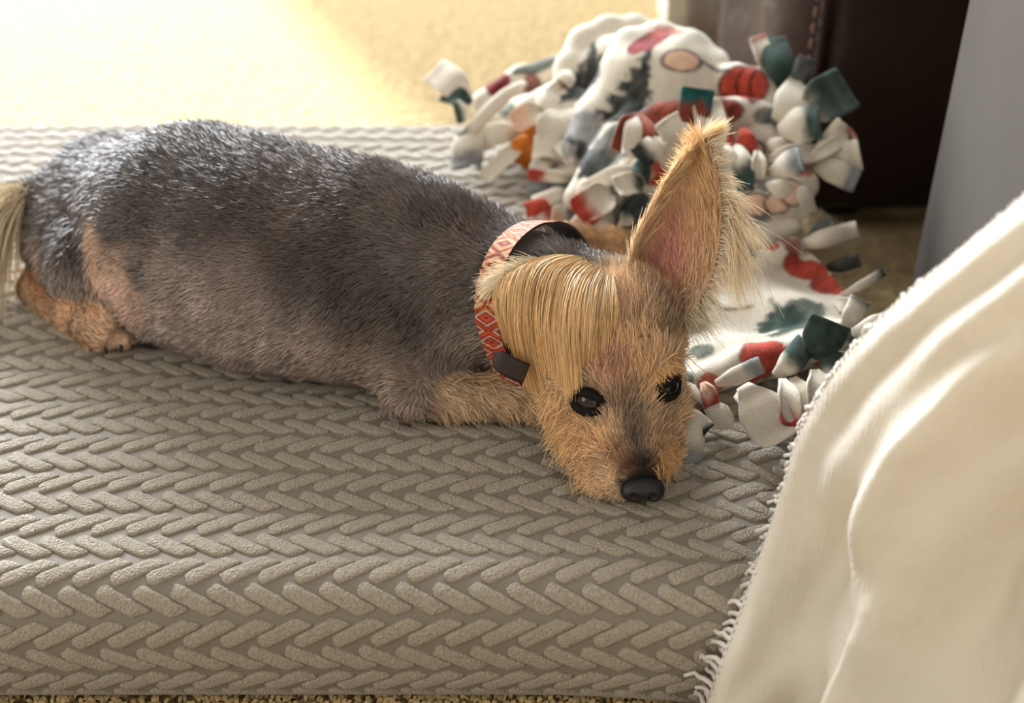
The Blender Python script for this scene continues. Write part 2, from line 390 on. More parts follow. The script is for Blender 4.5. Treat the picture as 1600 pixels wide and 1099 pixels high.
# --- coat colour: patches of the coat, placed on the body in 3D
def hp(u, v): return dhit(u, v)[0]
def iv_(du, dv, dz=0): return du*RIGHT-dv*UP+dz*TOCAM
GREY = (94, 82, 72); TAN = (216, 178, 128)
NOSE_P = hp(1004, 752)
def coat(P):
    n = len(P); C = np.tile(lin(GREY), (n, 1))
    def blend(wt, c): 
        nonlocal C
        wt = np.clip(wt, 0, 1)[:, None]; C = C*(1-wt)+lin(c)*wt
    def spot(u, v, r, c, soft=.5, wmax=1.0, jag=.25):
        p = hp(u, v); d = np.linalg.norm(P-p, axis=1)*(1+jag*snoise(P, 70, 1))
        blend(wmax*sstep(r*(1+soft), r*(1-soft), d), c)
    def seg(p, q, r1, r2, c, soft=.4, wmax=1.0):
        d = Field.dcone(P, p, q, 0, 0); ab = q-p; t = np.clip(((P-p)@ab)/(ab@ab), 0, 1); r = r1+(r2-r1)*t
        blend(wmax*sstep(1+soft, 1-soft, d/r*(1+.12*snoise(P, 60, 2))), c)
    # saddle mottling
    blend(.45*sstep(-.1, .8, snoise(P, 38, 3)), (72, 62, 54)); blend(.4*sstep(.1, 1.0, snoise(P, 55, 5)), (124, 110, 98))
    # thin pale coat low on the flank
    zlow = sstep(.215, .150, P[:, 2]+.012*snoise(P, 40, 4)); blend(.85*zlow*(P[:, 0] < .02), (158, 141, 133))
    for a in ((300, 470, .05, (166, 148, 140)), (360, 500, .05, (165, 147, 140)), (440, 530, .05, (160, 144, 136)), (520, 560, .045, (156, 138, 126)),
              (250, 440, .03, (140, 124, 116)), (600, 590, .035, (158, 134, 112)), (690, 420, .03, (128, 117, 109)), (720, 540, .03, (140, 128, 117)), (610, 400, .03, (112, 104, 99))):
        spot(*a[:3], a[3], .7, .8)
    for a in ((520, 440, .035), (640, 520, .03), (470, 430, .03), (340, 330, .05), (200, 300, .06), (560, 500, .02)):
        spot(*a, (62, 54, 49), .8, .6)
    spot(840, 372, .03, (120, 115, 112), .6, .8)
    # legs, groin
    spot(165, 445, .030, (218, 180, 148), .8, .95, .5); spot(195, 470, .024, (222, 184, 162), .7, .9, .4); spot(150, 395, .016, (180, 140, 100), .8, .7)
    seg(HK[0], PW[0], .022, .032, (228, 190, 146), .3); seg(PW[0], TOES[2][0], .03, .016, (228, 190, 146), .3)
    spot(55, 440, .02, (186, 138, 92), .6)
    seg(FP[0][0], FP[1][0], .014, .012, (72, 60, 52), .3)
    seg(FL[0][0]+np.array([.022, 0, 0]), FL[-1][0], .026, .028, TAN, .14)
    seg(FF[1][0], FF[3][0], .026, .022, (214, 170, 116), .3)
    # head
    d = Field.dcone(P, SK[0]+np.array([.012, -.012, 0]), MB[0], 0, 0)
    blend(sstep(.066, .056, d)*sstep(NK[0][0]+.018, NK[0][0]+.055, P[:, 0]+.006*snoise(P, 60, 2)), (232, 194, 144))
    seg(FA[0], MT[0], .055, .034, (230, 190, 140), .3)
    spot(990, 545, .03, (212, 162, 102), .7, .7); spot(1040, 500, .022, (150, 118, 86), .7, .6)
    spot(935, 480, .022, (218, 172, 140), .8, .6); spot(962, 590, .014, (196, 140, 106), .7, .8)
    spot(968, 630, .011, (160, 132, 106), .6, .8); spot(984, 660, .0095, (124, 102, 86), .6, .9); spot(994, 690, .0095, (98, 78, 66), .6, .9)
    spot(1000, 722, .011, (72, 56, 46), .6, .9); spot(1003, 745, .015, (38, 32, 30), .5, .95); spot(1004, 752, .013, (24, 20, 19), .4, 1.0); spot(968, 715, .012, (140, 92, 54), .6, .8)
    spot(905, 690, .020, (208, 156, 98), .6, .7); spot(1040, 700, .016, (186, 132, 80), .6, .7); spot(930, 740, .012, (190, 150, 106), .6, .7)
    for (u, v) in EYE_U: spot(u, v, .0125, (44, 32, 27), .35, 1.0, .1)
    spot(948, 645, .006, (120, 90, 70), .6, .7)
    warm = np.clip((C[:, 0]/np.maximum(C[:, 2], 1e-4)-1.6)/1.5, 0, 1)[:, None]
    return C*(1-warm)+C*np.array([.95, 1.02, 1.22])*warm
dog = empty('dog', tuple(T[2][0][:2])+(.112,))
tag(dog, 'small grey and tan dog lying on the grey herringbone bed, chin down', 'dog')
DC = coat(DV)
body = mesh_obj('body', DV, DF, M_skin, dog, col=DC*np.array([.80, .74, .70]))

# --- fur: thin tapering strands (each strand a ribbon), joined per tuft region
EYE_C = []
class Strands:
    def __init__(self): self.V = []; self.F3 = []; self.F4 = []; self.C = []; self.n = 0
    def add(self, pts, out, width, col, tipcol=None, roll=.5):
        """pts (N,K,3), out (N,3) outward vector, width (N,), col (N,3)"""
        if EYE_C:                                            # nothing grows across the eyes
            dm = np.min([np.linalg.norm(pts-e, axis=2).min(1) for e in EYE_C], axis=0); ok = dm > .0118
            pts, out, width = pts[ok], out[ok], width[ok]; col = np.broadcast_to(col, (len(ok), 3))[ok]
            if tipcol is not None: tipcol = np.broadcast_to(tipcol, (len(ok), 3))[ok]
        N, K, _ = pts.shape
        tan = np.gradient(pts, axis=1); side = nrm(np.cross(tan, out[:, None]))
        o2 = nrm(np.cross(side, tan)); a = rng.normal(0, roll, (N, 1, 1)); side = side*np.cos(a)+o2*np.sin(a)
        wv = (np.array([1.0-.75*(i/(K-1))**1.6 for i in range(K)])[None, :, None])*width[:, None, None]*.5
        V = np.stack([pts-side*wv, pts+side*wv], 2).reshape(N, 2*K, 3)
        q = np.array([[2*i, 2*i+1, 2*i+3, 2*i+2] for i in range(K-1)])
        Fq = (self.n+np.arange(N)[:, None, None]*2*K+q[None]).reshape(-1, 4)
        t = np.repeat(np.linspace(0, 1, K), 2)[None, :, None]
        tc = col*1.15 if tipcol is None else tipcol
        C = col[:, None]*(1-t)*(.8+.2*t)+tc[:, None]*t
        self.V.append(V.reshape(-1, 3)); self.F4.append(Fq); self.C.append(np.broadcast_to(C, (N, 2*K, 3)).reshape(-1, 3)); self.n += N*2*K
    def build(self, name, m, parent, label=None):
        V = np.concatenate(self.V); Fq = np.concatenate(self.F4); C = np.concatenate(self.C)
        o = mesh_obj(name, V, Fq, m, parent, col=C); o['kind'] = 'stuff'
        if label: o['label'] = label
        return o
def sample(V, Fq, n, wt=None):
    a = .5*np.linalg.norm(np.cross(V[Fq[:, 2]]-V[Fq[:, 0]], V[Fq[:, 3]]-V[Fq[:, 1]]), axis=1)
    if wt is not None: a = a*wt
    k = rng.choice(len(Fq), n, p=a/a.sum()); s, t = rng.random((2, n, 1))
    q = Fq[k]; w0, w1, w2, w3 = (1-s)*(1-t), s*(1-t), s*t, (1-s)*t
    return q, (w0, w1, w2, w3)
def bary(X, q, w): return X[q[:, 0]]*w[0]+X[q[:, 1]]*w[1]+X[q[:, 2]]*w[2]+X[q[:, 3]]*w[3]
SPINE = nrm(T[4][0]-T[0][0])
HEADW = lambda P: sstep(NK[0][0]+.02, NK[0][0]+.06, P[:, 0])*(P[:, 2] > .118)*(np.linalg.norm(P-(SK[0]+MB[0])/2, axis=1) < .115)
EYE_P = [hp(*e) for e in EYE_U]
EYE_C += [hp(*e)-dhit(*e)[1]*.001 for e in EYE_U]
def flow(P, N):
    hw = HEADW(P)[:, None]
    body = -SPINE+np.array([0, 0, -.45])+.35*np.stack([snoise(P, 45, 0), snoise(P, 45, 1), snoise(P, 45, 2)], -1)
    th = sstep(.10, .05, np.linalg.norm(P-TH2[0], axis=1))[:, None]
    body = body*(1-th)+th*np.array([-.15, -.2, -1.0])
    lg = sstep(.035, .022, Field.dcone(P, FL[0][0], FL[-1][0], 0, 0))[:, None]
    body = body*(1-lg)+lg*(np.array([.75, -.25, -.55])+.5*np.stack([snoise(P, 130, 0), snoise(P, 130, 1), snoise(P, 130, 2)], -1))
    hk = sstep(.04, .025, Field.dcone(P, HK[0], PW[0], 0, 0))[:, None]
    body = body*(1-hk)+hk*nrm(PW[0]-HK[0])
    head = nrm(P-(NOSE_P+np.array([0, -.01, -.01])))+.30*np.stack([snoise(P, 90, 0), snoise(P, 90, 1), snoise(P, 90, 2)], -1)
    low = sstep(.165, .14, P[:, 2])[:, None]
    head = head+low*np.array([0, 0, -.5])
    d = body*(1-hw)+head*hw
    d = d-N*np.sum(d*N, 1, keepdims=True)
    return nrm(d), hw[:, 0]
fc = DV[DF].mean(1); fn = DN[DF].mean(1)
vis = (fn[:, 2] > -.55) & (fc[:, 2] > BODY_ZB+.004)
eyed = np.minimum(*[np.linalg.norm(fc-e, axis=1) for e in EYE_P]); nosed = np.linalg.norm(fc-NOSE_P, axis=1)
bare = (eyed > .0132) & (nosed > .0125)
_ca = nrm(iv_(.80, .10, .62)); _cc = W(850, 468, ZC(468, .200)); _cd = (fc-_cc)@_ca
bare &= ~((np.abs(_cd-.004) < .015) & (np.linalg.norm(fc-_cc, axis=1) < .085))
hwf = HEADW(fc); facing = fn@nrm(np.array([-.05, -.75, .65]))
wt = vis*bare*(1.0+1.6*hwf)*np.where(facing > -.35, 1.0, .35)
def coat_fur(n, lmul=1.0, wmul=1.0, wt=wt):
    q, wq = sample(DV, DF, n, wt)
    P = bary(DV, q, wq); N = nrm(bary(DN, q, wq)); C = bary(DC, q, wq)
    D, hw = flow(P, N)
    D = nrm(D+.22*rng.normal(size=D.shape)); ed = np.minimum(*[np.linalg.norm(P-e, axis=1) for e in EYE_P])
    nd = np.linalg.norm(P-NOSE_P, axis=1)
    L = .0095+.004*hw+.004*sstep(.03, .02, Field.dcone(P, FL[0][0], FL[-1][0], 0, 0))
    L = L*np.where(hw > .5, .45+.55*sstep(.02, .06, nd), 1)*(.5+.5*sstep(.012, .022, ed))
    L = L*(1-.55*sstep(.026, .014, Field.dcone(P, MTt[0], TOES[2][0], 0, 0)))
    L = L*(.65+.6*rng.random(n))*lmul
    lift = .28+.16*hw+.10*rng.random(n)
    s = np.array([0, .5, 1.0])
    pts = P[:, None]+D[:, None]*(L[:, None]*s)[..., None]+N[:, None]*((lift*L)[:, None]*(s-.55*s*s))[..., None]-N[:, None]*.0006
    pts[..., 2] = np.maximum(pts[..., 2], BODY_ZB+.002)
    br = (.55+.8*rng.random((n, 1)))*(1+.28*snoise(P, 160, 6)+.15*snoise(P, 60, 3))[:, None]
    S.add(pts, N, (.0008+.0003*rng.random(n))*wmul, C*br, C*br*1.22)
S = Strands(); coat_fur(270000)
S.build('fur', M_fur, dog, 'short clipped grey coat shading to tan on the legs and head')

# --- eyes, nose, claws
def sphere(c, r, nu=14, nv=20, R=None):
    th = np.linspace(0, math.pi, nu); ph = np.linspace(0, 2*math.pi, nv, endpoint=False)
    V = np.stack([np.sin(th)[:, None]*np.cos(ph), np.sin(th)[:, None]*np.sin(ph), np.cos(th)[:, None]*np.ones(nv)], -1).reshape(-1, 3)*np.asarray(r)
    if R is not None: V = V@np.asarray(R)
    return V+np.asarray(c), quads(nu, nv, True)
for (u, v), e in zip(EYE_U, EYE_P):
    n = dhit(u, v)[1]; c = e-n*.0046
    ey = mesh_obj('eye', *sphere(c, .0118), M_eye, dog); ey['label'] = 'glossy dark brown eye'
    # lid: dark rim ring round the visible opening
    side = nrm(np.cross([0, 0, 1.], n)); upv = np.cross(n, side)
    th = np.linspace(0, 2*math.pi, 28)
    ring = [c+n*(.0092-.0062*abs(math.cos(t))**2)+side*(.0124*math.cos(t))+upv*((.0076 if math.sin(t) > 0 else .0070)*math.sin(t)) for t in th]
    mesh_obj('eyelid', *tube(ring, .0036, 8, False), M_lid, ey)
# nose: broad pad with two nostrils
fn_ = Field(NOSE_P-.035, NOSE_P+.035, .0011)
nc, nr = node(1004, 754, 22, .140); nc = nc+np.array([0, -.001, -.003])
fn_.ell(nc, (.0160, .012, .0088), k=.003); fn_.ell(nc+np.array([-.009, -.004, -.003]), (.0075, .0075, .007), k=.005); fn_.ell(nc+np.array([.009, -.004, -.003]), (.0075, .0075, .007), k=.005)
fn_.cut(nc+np.array([-.0075, -.0125, -.002]), .0032, .003); fn_.cut(nc+np.array([.0075, -.0125, -.002]), .0032, .003)
fn_.floor(.1185, .004)
nV, nF = fn_.mesh(); o = mesh_obj('nose', nV, nF, M_nose, dog); o['label'] = 'black nose pressed to the bed'
for c, r in TOES[:3]:
    d = nrm(np.array([.15, -.8, -.35])); b = c+d*r*.7+np.array([0, 0, .002])
    p = np.stack([b, b+d*.004+np.array([0, 0, .0005]), b+d*.0085-np.array([0, 0, .002])])
    mesh_obj('claw', *tube(p, [.0026, .0021, .0006], 8), M_claw, dog)

# --- raised ear: cupped leaf with pink inside
er = [((978, 432), (1066, 500), 1.045), ((980, 392), (1088, 472), 1.040), ((1000, 345), (1110, 428), 1.033), ((1022, 302), (1120, 384), 1.026),
      ((1044, 268), (1124, 338), 1.018), ((1066, 242), (1121, 292), 1.012), ((1084, 228), (1113, 254), 1.008), ((1096, 222), (1106, 230), 1.006)]
L_ = catmull([W(a[0], a[1], z+.004) for a, b, z in er], 40); R_ = catmull([W(b[0], b[1], z-.010) for a, b, z in er], 40)
cc = np.linspace(0, 1, 25); rows = np.linspace(0, 1, 40)
cup = (.030*(1-rows)**.7+.004)[:, None]*(1-(2*cc-1)**2)[None]**.8
EV = L_[:, None]*(1-cc)[None, :, None]+R_[:, None]*cc[None, :, None]+(-TOCAM)[None, None]*cup[..., None]
roll_ = (.010*np.exp(-((cc-.02)/.10)**2))[None]*(1-rows)[:, None]**.3             # rolled near edge
EV = EV+TOCAM*roll_[..., None]*1.0+RIGHT*roll_[..., None]*.5
ea, eb = np.meshgrid(rows, cc, indexing='ij')
pink = np.exp(-((ea-.26)/.24)**2-((eb-.50)/.30)**2); deep = np.exp(-((ea-.10)/.08)**2-((eb-.45)/.2)**2)
EC = np.ones((40, 25, 1))*lin((208, 174, 142)); EC = EC*(1-pink[..., None])+lin((204, 128, 118))*pink[..., None]
EC = EC*(1-.8*deep[..., None])+lin((150, 62, 56))*.8*deep[..., None]
en = nrm(np.cross(np.gradient(EV, axis=0), np.gradient(EV, axis=1)))
if en.reshape(-1, 3).mean(0)@TOCAM < 0: en = -en
back = EV-en*.0032
V = np.concatenate([EV.reshape(-1, 3), back.reshape(-1, 3)]); G = quads(40, 25)
Fe = G[:, ::-1].tolist()+(G+1000).tolist()
bd = [i*25 for i in range(40)]+[39*25+j for j in range(1, 25)]+[i*25+24 for i in range(38, -1, -1)]+[j for j in range(23, 0, -1)]
for a, b in zip(bd, bd[1:]+bd[:1]): Fe.append([a, b, b+1000, a+1000])
ear = mesh_obj('ear', V, Fe, M_ear, dog, col=np.concatenate([EC.reshape(-1, 3), np.tile(lin((186, 140, 92)), (1000, 1))]))
ear['label'] = 'large upright ear, pink inside with long blond fringe'
def gridp(A, r, c):
    r = np.clip(r, 0, 1)*(A.shape[0]-1.001); c = np.clip(c, 0, 1)*(A.shape[1]-1.001)
    i = r.astype(int); j = c.astype(int); fr = (r-i)[:, None]; fj = (c-j)[:, None]
    return (A[i, j]*(1-fr)+A[i+1, j]*fr)*(1-fj)+(A[i, j+1]*(1-fr)+A[i+1, j+1]*fr)*fj
def hair_from(P, out, dirs, L, bend, col, width, K=6, tip=None, wig=.06, S_=None):
    """strands: root P, start direction, length, bend vector added quadratically"""
    n = len(P); s = np.linspace(0, 1, K)
    wg = rng.normal(0, wig, (n, 1, 3))
    pts = P[:, None]+L[:, None, None]*(dirs[:, None]*s[None, :, None]+bend[:, None]*(s**2)[None, :, None]+wg*(s**2)[None, :, None])
    S_.add(pts, out, width, col, tip)
def iv(du, dv, dz=0): return du*RIGHT-dv*UP+dz*TOCAM          # picture right/down/near as a world direction
S = Strands()
BL = lin((236, 206, 158)); BLT = lin((246, 230, 200)); TN = lin((218, 186, 142))
n = 5200                                                    # inside of the ear, outward and up
r = rng.beta(1.3, 1.3, n); c = rng.random(n); P = gridp(EV, r, c); N = gridp(en, r, c)
D = np.stack([iv((cj-.45)*1.3, -.75, 0) for cj in c])+.22*rng.normal(size=(n, 3)); D = nrm(nrm(D-N*np.sum(D*N, 1, keepdims=True))+N*.22)
pk = np.exp(-((r-.22)/.22)**2-((c-.5)/.30)**2)
keep = rng.random(n) > .72*pk
P, N, D, r, c, pk = P[keep], N[keep], D[keep], r[keep], c[keep], pk[keep]; n = len(P)
C = (TN*(1-pk[:, None])+lin((226, 170, 150))*pk[:, None])*(.75+.5*rng.random((n, 1)))
hair_from(P, N, D, .010+.014*rng.random(n), np.tile(-TOCAM*.15, (n, 1)), C, np.full(n, .00075), 4, C*1.3, S_=S)
n = 3600                                                    # rolled near edge
r = rng.random(n)**.9; c = rng.random(n)*.20; P = gridp(EV, r, c)-RIGHT*.002*rng.random((n, 1)); N = gridp(en, r, c)
tg = gridp(np.gradient(EV, axis=0), r, c); D = nrm(nrm(tg)+iv(-.04, 0, .10)+.09*rng.normal(size=(n, 3)))
C = (BL*.5+BLT*.5)*(.72+.5*rng.random((n, 1)))
hair_from(P, N, D, (.014+.016*rng.random(n)), np.tile(iv(.10, -.02, -.1), (n, 1)), C, np.full(n, .0009), 5, C*1.25, S_=S)
n = 900                                                     # tip
r = .80+.2*rng.random(n); c = rng.random(n); P = gridp(EV, r, c); N = gridp(en, r, c)
D = nrm(np.stack([iv(.35, -.8, .1)]*n)+.25*rng.normal(size=(n, 3))); C = BLT*(.75+.4*rng.random((n, 1)))
hair_from(P, N, D, .008+.009*rng.random(n), np.tile(iv(.4, .25), (n, 1)), C, np.full(n, .0008), 5, C*1.1, S_=S)
n = 1900                                                    # fringe on the far edge: sweeps out, then hangs
r = .16+.80*rng.random(n); cl = np.floor(r*26)/26+.014*rng.normal(size=n); r2 = r*.45+.55*np.clip(cl, 0, 1)
c = 1-.14*rng.random(n); P = gridp(EV, r, c); N = gridp(en, r, c)
up_ = (r2-.5)*.9
ph_ = np.sin(np.floor(r*26)*2.3)
D = nrm(np.stack([iv(.85, -.28-u_*.5+.25*p_, .12) for u_, p_ in zip(up_, ph_)])+.10*rng.normal(size=(n, 3)))
B = np.stack([iv(-.10-.25*(p_ > .3), 1.0+.3*p_, .05) for p_ in ph_])*(.35+.95*np.exp(-((r-.50)/.2)**2))[:, None]
C = BLT*(.70+.45*rng.random((n, 1))); L = (.010+.036*np.exp(-((r-.50)/.20)**2))*(.5+.8*rng.random(n))
hair_from(P, N, D, L, B, C, np.full(n, .0008), 8, C*1.12, .10, S)
n = 500                                                     # fluff under the ear
r = .02+.2*rng.random(n); c = .85+.15*rng.random(n); P = gridp(EV, r, c)
D = nrm(np.stack([iv(.5, .6, .2)]*n)+.5*rng.normal(size=(n, 3))); C = BLT*(.6+.4*rng.random((n, 1)))
hair_from(P, gridp(en, r, c), D, .010+.018*rng.random(n), np.tile(iv(.2, .5), (n, 1)), C, np.full(n, .0007), 6, C, .3, S)
S.build('ear_fringe', M_longfur, ear)

# --- folded ear hidden under a long blond lock
guides = [[(806, 418), (780, 440), (772, 472), (786, 508)], [(836, 404), (800, 430), (790, 486), (804, 545)], [(872, 398), (826, 420), (812, 496), (830, 576)],
          [(904, 400), (860, 424), (844, 500), (856, 578)], [(924, 405), (890, 434), (874, 505), (882, 576)], [(936, 412), (912, 444), (902, 505), (904, 564)],
          [(944, 420), (930, 454), (925, 505), (922, 545)], [(950, 430), (946, 464), (945, 500), (942, 530)], [(957, 430), (961, 456), (963, 484), (958, 512)]]
def zoff(pt, o):
    q, _ = dhit(*pt, 6); return min(proj(q)[2], 1.07)-o
GP = np.array([[W(*p, zoff(p, o*sc_)) for p, o in zip(g, (.000, .017, .026, .014))] for g, sc_ in zip(guides, (.8, 1, 1, 1, .95, .85, .6, .25, .05))])      # (8, 4, 3)
flap = np.swapaxes(catmull(np.swapaxes(catmull(GP, 41), 0, 1), 24), 0, 0)                              # (24, 41, 3)
fb = flap-TOCAM*.012
G = quads(24, 41); n0 = 24*41
V = np.concatenate([(flap-TOCAM*.003).reshape(-1, 3), fb.reshape(-1, 3)]); Fe = G.tolist()+(G[:, ::-1]+n0).tolist()
bd = [i*41 for i in range(24)]+[23*41+j for j in range(1, 41)]+[i*41+40 for i in range(22, -1, -1)]+[j for j in range(39, 0, -1)]
for a, b in zip(bd, bd[1:]+bd[:1]): Fe.append([a, a+n0, b+n0, b])
ear2 = mesh_obj('ear', V, Fe, M_ear, dog, col=np.tile(lin((196, 148, 96)), (len(V), 1)))
ear2['label'] = 'folded ear hanging under a long blond lock'
S = Strands()
def lock(n, a0, a1, lift, wid, s0=(0, .5), s1=(.75, 1.12), bright=1.0):
    a = a0+(a1-a0)*rng.random(n); b = a+.05*rng.normal(size=n)-.02; st = s0[0]+(s0[1]-s0[0])*rng.random(n); en_ = s1[0]+(s1[1]-s1[0])*rng.random(n)
    K = 10; s = np.linspace(0, 1, K)
    cl = (np.round(a*17)+.35*np.sin(np.round(a*17)*2.7))/17; b = np.clip(.52*b+.48*cl, 0, 1); en_ = en_*(1+.10*np.sin(np.round(a*17)*5.1))                        # strands gather in wisps
    aa = a[:, None]*(1-s)+b[:, None]*s; rr = st[:, None]*(1-s)+np.minimum(en_, 1.0)[:, None]*s
    P = gridp(flap, rr.ravel(), np.clip(aa, 0, 1).ravel()).reshape(n, K, 3)
    ext = np.maximum(en_-1, 0)[:, None, None]*.10*(s**3)[None, :, None]*(iv(.1, 1, -.15))
    P = P+ext+TOCAM*(lift*rng.random((n, 1, 1))*np.sin(math.pi*(.15+.75*s))[None, :, None])+rng.normal(0, .0010, (n, 1, 3))*s[None, :, None]
    C = (BL*.65+BLT*.35)*(.60+.5*rng.random((n, 1)))*bright*np.array([1.03, .90, .70])
    S.add(P, np.tile(TOCAM, (n, 1)), np.full(n, wid), C*.85, C*1.12, .6)
lock(9500, 0, 1, .009, .00075); lock(2600, 0, 1, .014, .0008, (0, .3), (.85, 1.16), 1.1); lock(1500, .05, .95, .011, .0008, (.1, .5), (.8, 1.08), .6)
# ear tip: tuft that pokes out over the collar
n = 900; a = rng.random(n); P0 = gridp(flap, .05+.35*rng.random(n), .02+.16*a)
D = nrm(np.stack([iv(-1.0, .15+.9*(x-.5), .15) for x in rng.random(n)])+.2*rng.normal(size=(n, 3))); C = BLT*(.7+.4*rng.random((n, 1)))
hair_from(P0, np.tile(TOCAM, (n, 1)), D, .012+.016*rng.random(n), np.tile(iv(.1, .25), (n, 1)), C, np.full(n, .0008), 5, C*1.1, .12, S)
# crown and forehead: swept from the middle parting
n = 6000
pts2 = np.stack([rng.uniform(925, 1015, n), rng.uniform(402, 530, n)], 1)
hh = [dhit(*p, 4) for p in pts2]; P = np.array([h[0] for h in hh]); N = np.array([h[1] for h in hh])
D = np.stack([iv((p[0]-965)/60.*.8-.1, .8, .2) for p in pts2])+.22*rng.normal(size=(n, 3)); D = nrm(D-N*np.sum(D*N, 1, keepdims=True)*.8)
C = (BL*.7+TN*.3)*(.66+.5*rng.random((n, 1)))*np.array([1, .95, .85])
hair_from(P, N, D, .013+.014*rng.random(n), np.tile(iv(0, .12, -.12), (n, 1)), C, np.full(n, .0009), 5, C*1.2, S_=S)
# brow over the far eye and the cheeks
for (u, v, ru, rv, m_, du, dv, Lh, cA) in ((1010, 560, 45, 28, 1500, .5, .45, .016, (232, 190, 134)), (900, 665, 34, 40, 1100, -.55, .65, .015, (232, 190, 136)),
        (1040, 690, 18, 45, 700, .5, .7, .011, (224, 180, 126)), (860, 620, 22, 30, 700, -.5, .7, .014, (234, 196, 144)), (930, 735, 30, 22, 700, -.5, .6, .011, (222, 184, 138))):
    pp = np.stack([rng.normal(u, ru*.5, m_), rng.normal(v, rv*.5, m_)], 1); hh = [dhit(*p, 4) for p in pp]
    P = np.array([h[0] for h in hh]); N = np.array([h[1] for h in hh])
    ok = np.minimum(*[np.linalg.norm(P-e, axis=1) for e in EYE_P]) > .0125; P, N = P[ok], N[ok]; m_ = len(P)
    D = np.tile(iv(du, dv, .1), (m_, 1))+.3*rng.normal(size=(m_, 3)); D = nrm(D-N*np.sum(D*N, 1, keepdims=True)*.75)
    C = lin(cA)*(.65+.55*rng.random((m_, 1)))
    hair_from(P, N, D, Lh*(.6+.6*rng.random(m_)), np.tile(iv(du*.2, .2, -.1), (m_, 1)), C, np.full(m_, .0008), 5, C*1.2, S_=S)
S.build('long_hair', M_longfur, dog, 'long blond locks over the head and cheeks')
# --- tail plume
S = Strands(); n = 2600
t = rng.random(n); P = W(44, 298, 1.235)*(1-t[:, None])+W(0, 325, 1.225)*t[:, None]+.005*rng.normal(size=(n, 3))
D = nrm(np.stack([iv(-.55-.5*x, .35, .1) for x in t])+.22*rng.normal(size=(n, 3))); C = BLT*(.62+.4*rng.random((n, 1)))*np.array([1, .96, .9])
hair_from(P, np.tile(TOCAM, (n, 1)), D, .045+.030*rng.random(n), np.tile(iv(.15, .95, -.1), (n, 1)), C, np.full(n, .0012), 8, C, .08, S)
S.build('tail_plume', M_longfur, dog, 'pale blond feathered tail')

# --- collar: woven band on leather, worn slack on the neck
col_e = empty('collar', tuple(NK[0])); adopt(col_e, dog); col_e['label'] = 'woven red and orange collar with dark leather backing'
CC = W(850, 468, ZC(468, .200)); ax = nrm(iv(.80, .10, .62)); e1 = iv(.16, -1.0, .05); e1 = nrm(e1-ax*(e1@ax)); e2 = np.cross(ax, e1)
nc_, nw = 720, 18
th = np.linspace(0, 2*math.pi, nc_, endpoint=False); wv = np.linspace(-1, 1, nw)
def band(R, hw, flare=0.0):
    rad = np.maximum(R*(1+.08*np.cos(th)), FIT+(R-CR))
    P = CC+(rad*np.cos(th))[:, None, None]*e1+(rad*np.sin(th))[:, None, None]*e2
    return P+(wv*hw)[None, :, None]*ax
CR = .0600
rr_ = np.linspace(.03, .12, 60); FIT = np.zeros(nc_)
for off in (-.011, 0, .011):
    Q = CC+ax*off+rr_[None, :, None]*(np.cos(th)[:, None, None]*e1+np.sin(th)[:, None, None]*e2)
    I_ = np.clip(np.round((Q-f.lo)/f.h).astype(int), 0, f.n-1); ins_ = f.v[I_[..., 0], I_[..., 1], I_[..., 2]] < 0
    first = np.argmax(~ins_, 1); FIT = np.maximum(FIT, rr_[first])
FIT = np.minimum(FIT, .080)+.0022
for _ in range(60): FIT = np.maximum(FIT, .25*np.roll(FIT, 3)+.5*FIT+.25*np.roll(FIT, -3))
for _ in range(40): FIT = .25*np.roll(FIT, 3)+.5*FIT+.25*np.roll(FIT, -3)
outer = band(CR+.0024, .0115); inner = band(CR, .0118)
u_ = th[:, None]/(2*math.pi)*22.0; v_ = np.broadcast_to(wv[None], (nc_, nw))
fu = np.abs((u_ % 1)-.5)*2; dm = fu+np.abs(v_)*.55
zone = (u_/22*7).astype(int) % 3
c1 = np.array([lin((176, 46, 58)), lin((196, 110, 36)), lin((160, 34, 48))])[zone]; c2 = np.array([lin((206, 140, 60)), lin((120, 30, 38)), lin((196, 92, 46))])[zone]
ringi = (np.floor(dm*6.0) % 2)[..., None]; CCc = c1*(1-ringi)+c2*ringi
CCc = np.where(((np.floor(dm*6.0) % 4) == 3)[..., None], lin((206, 180, 150)), CCc)
CCc = CCc*(.72+.28*np.cos(th*700/1.0)[:, None, None]**2)
def wrap(a): return np.concatenate([a, a[:1]])
woven = mesh_obj('woven_band', wrap(outer).reshape(-1, 3), quads(nc_+1, nw), M_collar, col_e, col=wrap(CCc).reshape(-1, 3)); woven.matrix_parent_inverse = Matrix.Translation(-Vector(NK[0]))
a = wrap(inner); b = wrap(band(CR+.0019, .0118)); V = np.concatenate([a.reshape(-1, 3), b.reshape(-1, 3)]); G = quads(nc_+1, nw); n0 = (nc_+1)*nw
Fe = np.concatenate([G[:, ::-1], G+n0])
rim = []
for j in (0, nw-1):
    for i in range(nc_): 
        p, q = i*nw+j, (i+1)*nw+j; rim.append([p, q, q+n0, p+n0])
mesh_obj('leather_backing', V, np.concatenate([Fe, np.array(rim)]), M_cleather, col_e)
